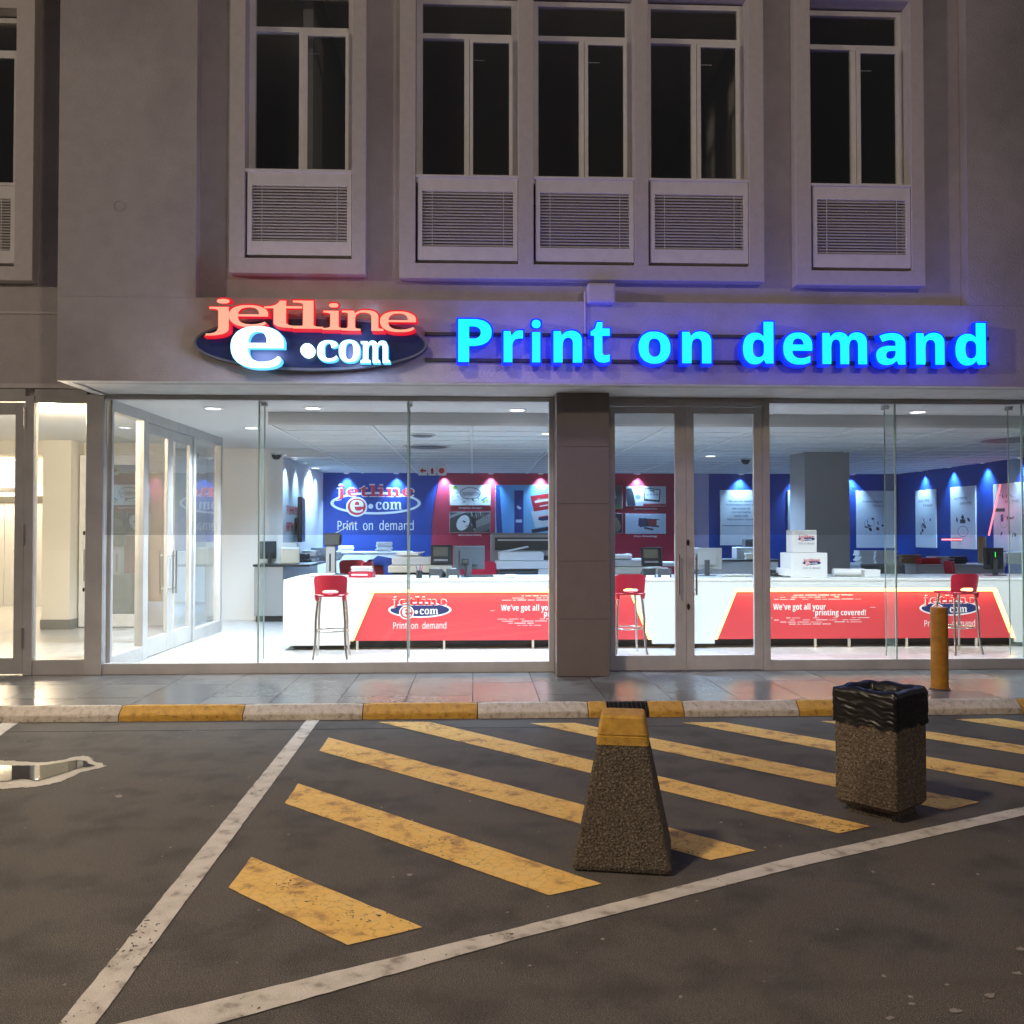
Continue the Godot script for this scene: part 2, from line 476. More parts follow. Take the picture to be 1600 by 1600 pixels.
func street_lamps():
	street_lamp("street lamp standing at the far left of the car park", Vector3(-27.4, 0, 13.8), Vector3(-26, 7.4, 13.3), Vector3(0, 2.5, 2), 165.0, 50.0, Color(1.0, 0.91, 0.78), 0.5)
	street_lamp("street lamp with its head over the striped parking bay", Vector3(-6.4, 0, 9.9), Vector3(-4.6, 9.4, 9.0), Vector3(-1.1, 0, 4.8), 80.0, 32.0, Color(1.0, 0.89, 0.76), 0.5)
	street_lamp("street lamp facing the shop front from the middle of the car park", Vector3(8.2, 0, 17.9), Vector3(6.0, 8.4, 17.0), Vector3(-1.6, 3.4, 1.5), 34.0, 29.0, Color(1.0, 0.9, 0.80), 0.4)

# ---------------------------------------------------------------- ground
func ground():
	var road := structure("road")
	var st := mb()
	sheet(st, [Vector3(-70, 0, -40), Vector3(70, 0, -40), Vector3(70, 0, 70), Vector3(-70, 0, 70)], 0.0)
	put("asphalt", st, M.asphalt, road)
	var yellow := [
		[[357, 1388], [393, 1340], [660, 1450], [543, 1478]],
		[[445, 1256], [466, 1225], [940, 1382], [858, 1400]],
		[[499, 1174], [513, 1153], [1181, 1330], [1110, 1345]],
		[[591, 1128.5], [671, 1128.5], [1360, 1292], [1311, 1303]],
		[[828, 1130.5], [898, 1130], [1530, 1254], [1480, 1267]],
		[[1066, 1129.5], [1130, 1129], [1690, 1224], [1690, 1247]],
		[[1282, 1127.5], [1340, 1127], [1720, 1184], [1720, 1199]],
		[[1492, 1124.5], [1560, 1123], [1760, 1152], [1760, 1165]]]
	for s in yellow:
		st = mb()
		sheet(st, ragged(s.map(func(p): return G(p[0], p[1]))), 0.004)
		put("yellow_stripe", st, M.paint_yellow, road)
	var white := [
		[[481, 1123], [501, 1123], [150, 1600], [-290, 2198], [-395, 2198], [93, 1600]],
		[[172, 1604], [800, 1452.5], [1240, 1340], [1620, 1257], [1620, 1270], [1242, 1357], [802, 1470], [330, 1604]],
		[[-38, 1157], [8, 1127], [33, 1127], [-10, 1157]]]
	for s in white:
		st = mb()
		sheet(st, ragged(s.map(func(p): return G(p[0], p[1]))), 0.004)
		put("white_line", st, M.paint_white, road)
	var nz := FastNoiseLite.new()
	nz.seed = 12
	nz.frequency = 1.1
	nz.fractal_octaves = 3
	st = mb()
	for s in yellow + white:
		var poly := PackedVector2Array()
		for p in s:
			var g := G(p[0], p[1])
			poly.append(Vector2(g.x, g.z))
		var lo := poly[0]
		var hi := poly[0]
		for p in poly:
			lo = lo.min(p)
			hi = hi.max(p)
		var tries := int((hi.x - lo.x) * (hi.y - lo.y) * 800.0)
		for k in tries:
			var c := Vector2(rng.randf_range(lo.x, hi.x), rng.randf_range(lo.y, hi.y))
			var gate := nz.get_noise_2d(c.x, c.y * 1.4)
			if gate < 0.02 or rng.randf() > gate * 2.2 or not Geometry2D.is_point_in_polygon(c, poly): continue
			var rr := rng.randf_range(0.002, 0.008) * (0.7 + gate)
			var a0 := rng.randf() * TAU
			var chip := []
			for j in 7:
				var a := TAU * j / 7
				var d := Vector2(cos(a) * rr * rng.randf_range(0.5, 1.9), sin(a) * rr * rng.randf_range(0.3, 0.8)).rotated(a0)
				chip.append(Vector3(c.x + d.x, 0, c.y + d.y))
			for j in 7: tri(st, Vector3(c.x, 0.0056, c.y), chip[j] + Vector3(0, 0.0056, 0), chip[(j + 1) % 7] + Vector3(0, 0.0056, 0), Vector3.UP, Vector3.UP, Vector3.UP)
	put("worn_through", st, M.asphalt, road).set_meta("kind", "stuff")
	st = mb()
	for q in [[296, 1143, 70, 10, 60]]:
		for k in q[4]:
			var c := G(q[0] + rng.randfn() * q[2] * 0.6, q[1] + rng.randfn() * q[3] * 0.6)
			if c.z < 1.95: continue
			var rr := rng.randf_range(0.004, 0.02)
			var blot := []
			for j in 11: blot.append(Vector3(c.x + cos(TAU * j / 11) * rr * rng.randf_range(0.6, 1.4), 0.0025, c.z + sin(TAU * j / 11) * rr * rng.randf_range(0.5, 1.0)))
			for j in 11: tri(st, Vector3(c.x, 0.0025, c.z), blot[j], blot[(j + 1) % 11], Vector3.UP, Vector3.UP, Vector3.UP)
	put("oil_drips", st, M.oil, road).set_meta("kind", "stuff")
	# tarmac joint along the kerb
	st = mb()
	bx(st, Vector3(-12, -0.01, 2.27), Vector3(2.2, 0.0025, 2.276))
	put("tarmac_seam", st, M.dark, road)
	# loose grit and leaf scraps
	st = mb()
	for k in 260:
		var p := Vector3(rng.randf_range(-5, 6), 0.001, rng.randf_range(2.2, 8.0))
		var r := rng.randf_range(0.003, 0.011)
		var a := rng.randf() * TAU
		var q := []
		for j in 4: q.append(p + Vector3(cos(a + j * TAU / 4) * r * rng.randf_range(0.6, 1.5), 0, sin(a + j * TAU / 4) * r))
		var top := p + Vector3(0, r * 0.7, 0)
		for j in 4: 
			var n: Vector3 = (q[j] + q[(j + 1) % 4] - p * 2.0).normalized() + Vector3.UP
			tri(st, q[j], q[(j + 1) % 4], top, n, n, n)
	var grit := put("grit", st, M.joint_grit, road)
	grit.set_meta("kind", "stuff")
	for q in [[1547, 1557, 11], [1492, 1581, 12], [1425, 1570, 7], [1392, 1592, 8], [1590, 1522, 9], [1596, 1484, 9], [1480, 1540, 5], [186, 1245, 7], [640, 1368, 6], [1388, 1152, 5]]:
		var outl := []
		for k in 14:
			var a := TAU * k / 14
			outl.append(G(q[0] + cos(a) * q[2] * rng.randf_range(0.5, 1.1), q[1] + sin(a) * q[2] * 0.4 * rng.randf_range(0.5, 1.1)))
		st = mb()
		sheet(st, outl, 0.004)
		put("pale_scuff", st, M.joint_grit, road)
	# puddle
	var pud := structure("puddle")
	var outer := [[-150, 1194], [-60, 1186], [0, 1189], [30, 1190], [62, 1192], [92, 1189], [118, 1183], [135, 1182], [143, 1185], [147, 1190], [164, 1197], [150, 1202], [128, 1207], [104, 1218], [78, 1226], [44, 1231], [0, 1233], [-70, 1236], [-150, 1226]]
	var inner := [[-130, 1199], [-60, 1194], [0, 1197], [40, 1197.5], [66, 1197], [92, 1193.5], [116, 1189.5], [132, 1190], [140, 1195], [148, 1197.5], [126, 1201], [104, 1208], [80, 1215], [58, 1220.5], [34, 1218], [0, 1223], [-70, 1227], [-130, 1220]]
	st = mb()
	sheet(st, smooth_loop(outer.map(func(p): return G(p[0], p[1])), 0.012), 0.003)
	put("silt_sheen_edge", st, M.silt_sheen, pud)  # rim made pale to stand in for reflections off the wet edge
	st = mb()
	sheet(st, smooth_loop(inner.map(func(p): return G(p[0], p[1])), 0.006), 0.007)
	put("water", st, M.water, pud)
	# pavement tiles
	var pave := structure("pavement")
	box("bed", Vector3(-14, -0.05, -0.2), Vector3(14, 0.112, 1.765), M.joint, pave)
	var rows := [[-0.12, 0.655], [0.66, 1.395], [1.4, 1.757]]
	for r in 3:
		st = mb()
		bx(st, Vector3(0.002, 0, rows[r][0]), Vector3(0.602, 0.12, rows[r][1]), 0.0015)
		var mesh := st.commit()
		for k in range(-17, 17):
			putm("paving_tile", mesh, M.paving[rng.randi() % 4], pave, Vector3(k * 0.606 - 0.006, rng.randf_range(-0.0008, 0.0008), 0))
	# kerb stones
	var kerb := structure("kerb")
	var stones := [[-560, -372, 0], [-372, -182, 1], [-182, 8, 1], [8, 194, 0], [194, 383, 1], [383, 567, 0], [567, 746, 1], [746, 920, 0], [920, 951, 1], [1016, 1072, 1], [1072, 1256, 0], [1256, 1436, 1], [1436, 1618, 0], [1618, 1800, 1], [1800, 1980, 0]]
	stones[1][2] = 0
	var prof := PackedVector2Array([Vector2(1.762, -0.03), Vector2(1.762, 0.121), Vector2(1.775, 0.124), Vector2(1.80, 0.118), Vector2(1.868, 0.068), Vector2(1.882, 0.056), Vector2(1.886, 0.045), Vector2(1.888, -0.03)])
	for s in stones:
		var x0 := G(s[0], 1110, 0.07).x + 0.004
		var x1 := G(s[1], 1110, 0.07).x - 0.004
		var n := 10
		st = mb()
		# swept profile along x, edges a little chipped
		var rings := []
		for i in n + 1:
			var ring := []
			var e := 0.006 if i == 0 or i == n else 0.0
			for q in prof: ring.append(Vector3(lerpf(x0, x1, i / float(n)), q.y - e * float(q.y > 0) + rng.randf_range(-0.0015, 0.0015), q.x - e * float(q.x > 1.8) + rng.randf_range(-0.002, 0.002)))
			rings.append(ring)
		for i in n:
			for j in prof.size() - 1:
				var c := Vector3((rings[i][0].x + rings[i + 1][0].x) / 2, 0.0, 1.78)
				quadc(st, rings[i][j], rings[i + 1][j], rings[i + 1][j + 1], rings[i][j + 1], c)
		for i in [0, n]:
			var nn := Vector3(-1 if i == 0 else 1, 0, 0)
			for j in range(1, prof.size() - 1): tri(st, rings[i][0], rings[i][j], rings[i][j + 1], nn, nn, nn)
		put("kerb_stone", st, M.kerb_yellow if s[2] else M.kerb_white, kerb)
	# drain grate set in the kerb
	var gx0 := G(952, 1110, 0.07).x
	var gx1 := G(1015, 1110, 0.07).x
	var gr := thing("drain_grate", "black cast iron drain grate set between yellow kerb stones", "drain grate", Vector3(gx0, 0, 1.762))
	var w := gx1 - gx0
	box("frame", Vector3(0.004, 0.0, 0.0), Vector3(w - 0.004, 0.05, 0.125), M.iron, gr, 0.003)
	for k in 9:
		st = mb()
		var x := 0.012 + (w - 0.03) * k / 8.0
		prism(st, PackedVector2Array([Vector2(0.0, 0.04), Vector2(0.0, 0.121), Vector2(0.03, 0.117), Vector2(0.118, 0.058), Vector2(0.118, 0.04)]), x, x + 0.009, Transform3D(Basis(Vector3(0, 0, 1), Vector3(0, 1, 0), Vector3(1, 0, 0)), Vector3.ZERO))
		put("bar", st, M.iron, gr)
	for k in 5:
		var z := 0.008 + 0.024 * k
		var y: float = 0.114 - max(0.0, z - 0.03) * 0.66
		box("cross_bar", Vector3(0.008, y - 0.02, z), Vector3(w - 0.008, y, z + 0.006), M.iron, gr)

func ragged(pts: Array) -> Array:            # worn paint edges: short steps, a few millimetres in and out
	var out := []
	for i in pts.size():
		var a: Vector3 = pts[i]
		var b: Vector3 = pts[(i + 1) % pts.size()]
		var n := int(max(1.0, a.distance_to(b) / 0.05))
		var side := (b - a).cross(Vector3.UP).normalized()
		for k in n:
			out.append(a.lerp(b, k / float(n)) + side * (rng.randf_range(-0.003, 0.002) if k > 0 else 0.0))
	return out
func smooth_loop(pts: Array, jit: float) -> Array:
	var out := []
	var n := pts.size()
	for i in n:
		for k in 8:
			var p: Vector3 = pts[i].cubic_interpolate(pts[(i + 1) % n], pts[(i - 1 + n) % n], pts[(i + 2) % n], k / 8.0)
			out.append(p + Vector3(rng.randf_range(-jit, jit), 0, rng.randf_range(-jit, jit)))
	return out

# ---------------------------------------------------------------- building
const ZF := 0.96      # front of the upper wall
const SOF := 3.115    # soffit over the pavement
func sheet_pane(parent: Node3D, a: Vector3, b: Vector3):
	var st := mb()
	quad(st, Vector3(a.x, a.y, b.z), Vector3(b.x, a.y, b.z), b, Vector3(a.x, b.y, b.z), Vector3(0, 0, 1))
	put("pane", st, M.pane, parent)
func window(parent: Node3D, x0: float, x1: float, yb: float, zs: float):
	# an opening in a plaster surround: louvre panel below, a fixed pane, a sash and a transom light above
	var w := node("window", parent, Vector3(x0, yb, zs))
	var W := x1 - x0
	var zf := -0.17
	# fixed frame
	var st := mb()
	bx(st, Vector3(0, 0.86, zf - 0.05), Vector3(0.06, 2.74, zf))
	bx(st, Vector3(W - 0.06, 0.86, zf - 0.05), Vector3(W, 2.74, zf))
	bx(st, Vector3(0.06, 0.86, zf - 0.05), Vector3(W - 0.06, 0.905, zf))
	bx(st, Vector3(0.06, 2.69, zf - 0.05), Vector3(W - 0.06, 2.74, zf))
	bx(st, Vector3(0.06, 2.335, zf - 0.05), Vector3(W - 0.06, 2.385, zf + 0.004))
	bx(st, Vector3(W * 0.5 - 0.03, 0.905, zf - 0.05), Vector3(W * 0.5 + 0.02, 2.335, zf + 0.002))
	put("frame", st, M.white_frame, w)
	# opening sash, a little proud
	st = mb()
	var a := W * 0.5 + 0.024
	var b := W - 0.052
	bx(st, Vector3(a, 0.9, zf + 0.004), Vector3(a + 0.035, 2.33, zf + 0.03))
	bx(st, Vector3(b - 0.035, 0.9, zf + 0.004), Vector3(b, 2.33, zf + 0.03))
	bx(st, Vector3(a + 0.035, 0.9, zf + 0.004), Vector3(b - 0.035, 0.94, zf + 0.03))
	bx(st, Vector3(a + 0.035, 2.29, zf + 0.004), Vector3(b - 0.035, 2.33, zf + 0.03))
	put("sash", st, M.white_frame, w)
	sheet_pane(w, Vector3(0.05, 0.895, zf - 0.03), Vector3(W * 0.5 - 0.02, 2.34, zf - 0.024))
	sheet_pane(w, Vector3(a + 0.03, 0.93, zf + 0.012), Vector3(b - 0.03, 2.30, zf + 0.018))
	sheet_pane(w, Vector3(0.05, 2.38, zf - 0.03), Vector3(W - 0.05, 2.695, zf - 0.024))
	box("glint_strip", Vector3(a + 0.04, 2.105, zf + 0.02), Vector3(a + 0.15, 2.113, zf + 0.024), M.steel, w)  # steel strip standing in for a small bright reflection on the pane
	# louvre panel
	st = mb()
	var z0 := -0.14
	var z1 := -0.016
	var l := 0.022
	bx(st, Vector3(l, 0.035, z0), Vector3(l + 0.045, 0.875, z1), 0.002)
	bx(st, Vector3(W - 0.05, 0.035, z0), Vector3(W - 0.006, 0.875, z1), 0.002)
	bx(st, Vector3(l + 0.045, 0.725, z0), Vector3(W - 0.05, 0.875, z1 - 0.001))
	bx(st, Vector3(l + 0.045, 0.035, z0), Vector3(W - 0.05, 0.17, z1 - 0.001))
	bx(st, Vector3(0.0, 0.857, z1 - 0.02), Vector3(W, 0.885, z1 + 0.012), 0.003)
	put("louvre_frame", st, M.vent_white, w)
	box("louvre_back", Vector3(l + 0.04, 0.16, z0 + 0.002), Vector3(W - 0.045, 0.73, z0 + 0.012), M.plaster, w)
	st = mb()
	var Q := Transform3D(Basis(Vector3.RIGHT, 0.62), Vector3.ZERO)
	var c := Q * Vector3(0, 0, 0)
	var hx := (W - 0.05 - l - 0.045) / 2.0 - 0.002
	var pts := []
	for sy in [-0.0015, 0.0015]:
		for sz in [-0.017, 0.017]:
			for sx in [-hx, hx]: pts.append(Q * Vector3(sx, sy, sz))
	quadc(st, pts[0], pts[1], pts[3], pts[2], c)
	quadc(st, pts[4], pts[5], pts[7], pts[6], c)
	quadc(st, pts[0], pts[1], pts[5], pts[4], c)
	quadc(st, pts[2], pts[3], pts[7], pts[6], c)
	var slat := st.commit()
	for k in 18:
		putm("slat", slat, M.vent_white, w, Vector3(l + 0.045 + hx + 0.002, 0.19 + k * 0.0305, z1 - 0.024))
	for x in [l + 0.14, W - 0.15]:
		box("ladder_cord", Vector3(x, 0.172, z1 - 0.006), Vector3(x + 0.006, 0.723, z1 - 0.003), M.vent_white, w)

func surround(parent: Node3D, x0: float, x1: float, yb: float, z0: float, z1: float, wins: Array, top: float):
	# flat raised plaster frame round one or more openings; wins holds [left, right] pairs, all with sill at yb + 0.15
	var st := mb()
	var e := 0.004
	bx(st, Vector3(x0, yb, z0), Vector3(x1, yb + 0.15, z1), e)
	bx(st, Vector3(x0, yb + 0.15 + 2.76, z0), Vector3(x1, top, z1), e)
	var x := x0
	for w in wins + [[x1, x1]]:
		bx(st, Vector3(x, yb + 0.15 - e, z0), Vector3(w[0], yb + 2.91 + e, z1), e)
		x = w[1]
	put("window_surround", st, M.plaster_trim, parent)
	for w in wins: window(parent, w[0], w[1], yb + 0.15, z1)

func building():
	var b := thing("office_building", "grey plastered building with raised window surrounds above a glazed shop front", "building")
	var top := 9.0
	var xl := X(86, ZF)
	var xr := 12.0
	var r0 := X(303, ZF)
	var r1 := X(1517, ZF)
	var ry := Y(469, ZF)
	# upper wall: fascia, left and right piers, recessed panel
	box("wall", Vector3(xl, SOF, 0.72), Vector3(xr, ry, ZF), M.plaster, b, 0.004)
	box("wall", Vector3(xl, ry, 0.72), Vector3(r0, top, ZF), M.plaster, b, 0.0)
	box("wall", Vector3(r1, ry, 0.72), Vector3(xr, top, ZF), M.plaster, b, 0.0)
	# the unlit office floor behind the upper windows
	box("office_floor", Vector3(-12, 3.3, -6.2), Vector3(xr, 3.5, -0.31), M.carpet, b)
	box("office_floor", Vector3(xl + 0.31, 3.3, -0.31), Vector3(xr, 3.5, 0.715), M.carpet, b)
	box("office_ceiling", Vector3(-12, 7.45, -6.2), Vector3(xr, 7.6, 0.61), M.ceiling, b)
	box("office_wall", Vector3(-12, 3.5, -6.4), Vector3(xr, 7.45, -6.2), M.wall_grey, b)
	box("office_wall", Vector3(-12.2, 3.3, -6.4), Vector3(-12.0, 7.6, -0.3), M.wall_grey, b)
	box("office_wall", Vector3(xr - 0.2, 3.5, -6.2), Vector3(xr - 0.01, 7.45, 0.71), M.wall_grey, b)
	for x in [-4.45, -1.75, 3.05]: box("office_partition", Vector3(x, 3.5, -6.2), Vector3(x + 0.1, 7.45, -0.35 if x < -4 else 0.6), M.wall_grey, b)
	var zr := ZF - 0.14
	var sx := [[X(355, 0.95), X(570, 0.95)], [X(623, 0.95), X(1197, 0.95)], [X(1247, 0.95), X(1450, 0.95)]]
	var sy := [P(462, 427, 0.95).y, P(910, 437, 0.95).y, P(1348, 446, 0.95).y]
	var wn := [[[379, 548]], [[648, 810], [834, 993], [1015, 1173]], [[1271, 1429]]]
	var px := r0
	for i in 4:
		var nx: float = sx[i][0] if i < 3 else r1
		box("recessed_wall", Vector3(px, ry, 0.62), Vector3(nx, top, zr), M.plaster, b)
		if i < 3:
			box("recessed_wall", Vector3(nx, ry, 0.62), Vector3(sx[i][1], sy[i] + 0.01, zr), M.plaster, b)
			px = sx[i][1]
	for i in 3:
		surround(b, sx[i][0], sx[i][1], sy[i], 0.7, 0.95, wn[i].map(func(q): return [X(q[0], 0.95), X(q[1], 0.95)]), top)
	# set-back wing over the lobby
	var ly := P(60, 607, 0).y
	var sr := X(46, 0.14)
	var syb := P(30, 438, 0.14).y
	box("wing_wall", Vector3(sr, ly, -0.3), Vector3(xl + 0.3, top, 0.0), M.plaster, b)
	box("wing_wall", Vector3(-12, ly, -0.3), Vector3(sr, syb + 0.01, 0.0), M.plaster, b)
	box("wing_wall", Vector3(-12, ly, -0.3), Vector3(sr - 1.55, top, -0.002), M.plaster, b)
	surround(b, sr - 1.5, sr, syb, -0.25, 0.14, [[sr - 1.23, sr - 0.19]], top)
	box("ledge", Vector3(-12, P(40, 489, 0).y - 0.012, 0.0), Vector3(xl + 0.28, P(40, 489, 0).y + 0.012, 0.018), M.plaster_trim, b, 0.004)
	box("ledge", Vector3(-12, ly, 0.0), Vector3(xl + 0.28, ly + 0.05, 0.03), M.plaster_trim, b, 0.005)
	# round plug in the pier
	var st := mb()
	var pc := P(186, 322, ZF)
	var ring := []
	for k in 20: ring.append(pc + Vector3(cos(TAU * k / 20) * 0.05, sin(TAU * k / 20) * 0.05, 0.003))
	tube(st, ring, 0.005, 6, true)
	put("wall_plug", st, M.plaster, b)
	# soffit with a shadow gap behind the fascia edge
	box("soffit", Vector3(xl + 0.12, SOF + 0.004, -0.2), Vector3(xr, SOF + 0.06, ZF - 0.12), M.soffit, b)
	box("soffit_edge", Vector3(xl + 0.004, SOF - 0.006, ZF - 0.1), Vector3(xr, SOF + 0.0, ZF - 0.004), M.soffit, b)
	box("soffit_edge", Vector3(xl + 0.004, SOF - 0.006, -0.2), Vector3(xl + 0.1, SOF, ZF - 0.1), M.soffit, b)
	box("soffit_void", Vector3(xl + 0.05, SOF + 0.06, -0.2), Vector3(xr, SOF + 0.1, ZF - 0.02), M.plaster, b)
	# conduit box and pipe
	var jb := thing("junction_box", "small grey junction box with thin conduit on the wall above the blue letters", "junction box", P(938, 476, ZF))
	box("housing", Vector3(-0.135, 0, -0.1), Vector3(0.135, 0.19, 0.1), M.plaster_trim, jb, 0.008)
	box("lid", Vector3(-0.12, 0.015, 0.1), Vector3(0.12, 0.175, 0.106), M.plaster_trim, jb, 0.003)
	st = mb()
	tube(st, [Vector3(-0.155, 0.12, 0.016), Vector3(-0.155, -0.1, 0.016), Vector3(-0.155, -0.4, 0.016)], 0.012, 10)
	put("conduit", st, M.plaster_trim, jb)
	# pillar clad in stone panels
	var p := node("pillar", b)
	var ax := X(870, 0.33)
	var bx2 := X(952, 0.33)
	var zc := 0.33
	box("core", Vector3(ax + 0.02, 0.1, -0.1), Vector3(bx2 - 0.02, SOF, zc - 0.02), M.joint, p)
	var ys := [0.121, Y(968, zc), Y(877, zc), Y(787, zc), Y(697, zc), SOF + 0.003]
	for k in 5:
		box("stone_panel", Vector3(ax, ys[k] + 0.0012, -0.1), Vector3(bx2, ys[k + 1] - 0.0012, zc), M.cladding[k % 3], p, 0.002)
	shopfront(b, ax, bx2)

func frame_set(parent: Node3D, n: String, boxes: Array, m: Material) -> MeshInstance3D:
	var st := mb()
	for q in boxes: bx(st, q[0], q[1], 0.003)
	return put(n, st, m, parent)

func glazing(parent: Node3D, x0: float, x1: float, y0: float, y1: float, z: float, film: bool):
	# plain glass below, glass with a tinted film above
	if not film:
		box("pane", Vector3(x0, y0, z - 0.001), Vector3(x1, y1, z), M.pane, parent)
		return
	var yf := 1.61
	var st := mb()
	quad(st, Vector3(x0, y0, z), Vector3(x1, y0, z), Vector3(x1, y1, z), Vector3(x0, y1, z), Vector3(0, 0, 1))
	put("pane", st, M.pane, parent)
	st = mb()
	quad(st, Vector3(x0, yf, z - 0.006), Vector3(x1, yf, z - 0.006), Vector3(x1, y1, z - 0.006), Vector3(x0, y1, z - 0.006), Vector3(0, 0, 1))
	put("tint_film", st, M.film, parent)

func bar_handle(parent: Node3D, at: Vector3, length: float, side: float):
	var h := node("handle", parent, at)
	var st := mb()
	cyl(st, Vector3(0, 0, side * 0.06), Vector3(0, length, side * 0.06), 0.012, 12)
	cyl(st, Vector3(0, length * 0.12, 0), Vector3(0, length * 0.12, side * 0.06), 0.009, 10)
	cyl(st, Vector3(0, length * 0.88, 0), Vector3(0, length * 0.88, side * 0.06), 0.009, 10)
	put("bar", st, M.steel, h)

func leaf(parent: Node3D, x0: float, x1: float, y0: float, y1: float, z: float, sl: float, sr: float, rb: float, rt: float, film: bool) -> Node3D:
	var d := node("door", parent, Vector3(0, 0, z))
	frame_set(d, "leaf_frame", [[Vector3(x0, y0, -0.045), Vector3(x0 + sl, y1, 0)], [Vector3(x1 - sr, y0, -0.045), Vector3(x1, y1, 0)], [Vector3(x0 + sl, y0, -0.044), Vector3(x1 - sr, y0 + rb, -0.001)], [Vector3(x0 + sl, y1 - rt, -0.044), Vector3(x1 - sr, y1, -0.001)]], M.aluminium)
	glazing(d, x0 + sl - 0.005, x1 - sr + 0.005, y0 + rb - 0.005, y1 - rt + 0.005, -0.022, film)
	return d

func shopfront(b: Node3D, pl: float, pr: float):
	var fl := 0.12
	var gt := Y(627, 0)             # top of the glass
	var gb := Y(1034, 0)
	# left display window
	var w := node("display_window", b)
	var a := X(161, 0)
	var xpost := X(134, 0)
	frame_set(w, "window_frame", [[Vector3(xpost, fl, -0.1), Vector3(a, SOF, 0.015)], [Vector3(a, gt, -0.09), Vector3(pl, SOF, 0.0)], [Vector3(a, fl, -0.09), Vector3(pl, gb, 0.0)], [Vector3(pl - 0.055, gb, -0.09), Vector3(pl, gt, -0.002)]], M.aluminium)
	var cutsl := [a, X(403, 0), X(637, 0), pl - 0.055]
	for k in 3: glazing(w, cutsl[k] + 0.003, cutsl[k + 1] - 0.003, gb - 0.01, gt + 0.01, -0.04, true)
	for k in [1, 2]: fin(w, cutsl[k], gb, gt)
	# right display window
	w = node("display_window", b)
	var c := X(1203, 0)
	frame_set(w, "window_frame", [[Vector3(c - 0.06, fl, -0.1), Vector3(c, SOF, 0.01)], [Vector3(c, gt, -0.09), Vector3(12, SOF, 0.0)], [Vector3(c, fl, -0.09), Vector3(12, gb, 0.0)]], M.aluminium)
	var cutsr := [c, X(1402, 0), X(1601, 0), 8.2, 10.1]
	for k in 4: glazing(w, cutsr[k] + 0.003, cutsr[k + 1] - 0.003, gb - 0.01, gt + 0.01, -0.04, true)
	for k in [1, 2, 3]: fin(w, cutsr[k], gb, gt)
	# double door
	var e := node("door_frame", b)
	var jl := pr
	var jr := c - 0.06
	var dt := Y(633, 0)
	frame_set(e, "jamb", [[Vector3(jl - 0.1, dt, -0.09), Vector3(jr, SOF, 0.006)], [Vector3(jl - 0.05, fl, -0.09), Vector3(X(953, 0), dt, 0.004)], [Vector3(X(1192, 0), fl, -0.09), Vector3(jr, dt, 0.004)]], M.aluminium)
	var mid := X(1072.5, 0)
	var yb := fl + 0.012
	var d1 := leaf(b, X(953, 0) + 0.003, mid - 0.002, yb, dt - 0.006, 0.0, 0.055, 0.122, 0.16, 0.075, true)
	var d2 := leaf(b, mid + 0.002, X(1192, 0) - 0.003, yb, dt - 0.006, 0.0, 0.085, 0.095, 0.16, 0.075, true)
	var hy := Y(930, 0)
	var hl := Y(866, 0) - hy
	bar_handle(d1, Vector3(X(1059, 0), hy, 0), hl, 1.0)
	bar_handle(d2, Vector3(X(1086, 0), hy, 0), hl, 1.0)
	for y in [848, 949]:
		var st := mb()
		prism(st, ellipse(0.016, 0.034, Vector2(X(1075, 0), Y(y, 0)), 20), 0.0, 0.008)
		put("lock", st, M.iron, d2)
	box("threshold", Vector3(jl, fl, -0.12), Vector3(jr, fl + 0.01, 0.02), M.steel, b, 0.003)

func fin(parent: Node3D, x: float, y0: float, y1: float):
	var f := node("glass_fin", parent)
	box("fin_glass", Vector3(x - 0.006, y0, -0.3), Vector3(x + 0.006, y1, -0.05), M.fin, f)
	box("fin_edge", Vector3(x - 0.008, y0, -0.049), Vector3(x + 0.008, y1, -0.032), M.fin_edge, f)
	box("fin_edge", Vector3(x - 0.0062, y0, -0.306), Vector3(x + 0.0062, y1, -0.3005), M.fin_edge, f)
	box("clamp", Vector3(x - 0.03, y1 - 0.03, -0.32), Vector3(x + 0.03, y1 + 0.02, -0.24), M.steel, f, 0.004)

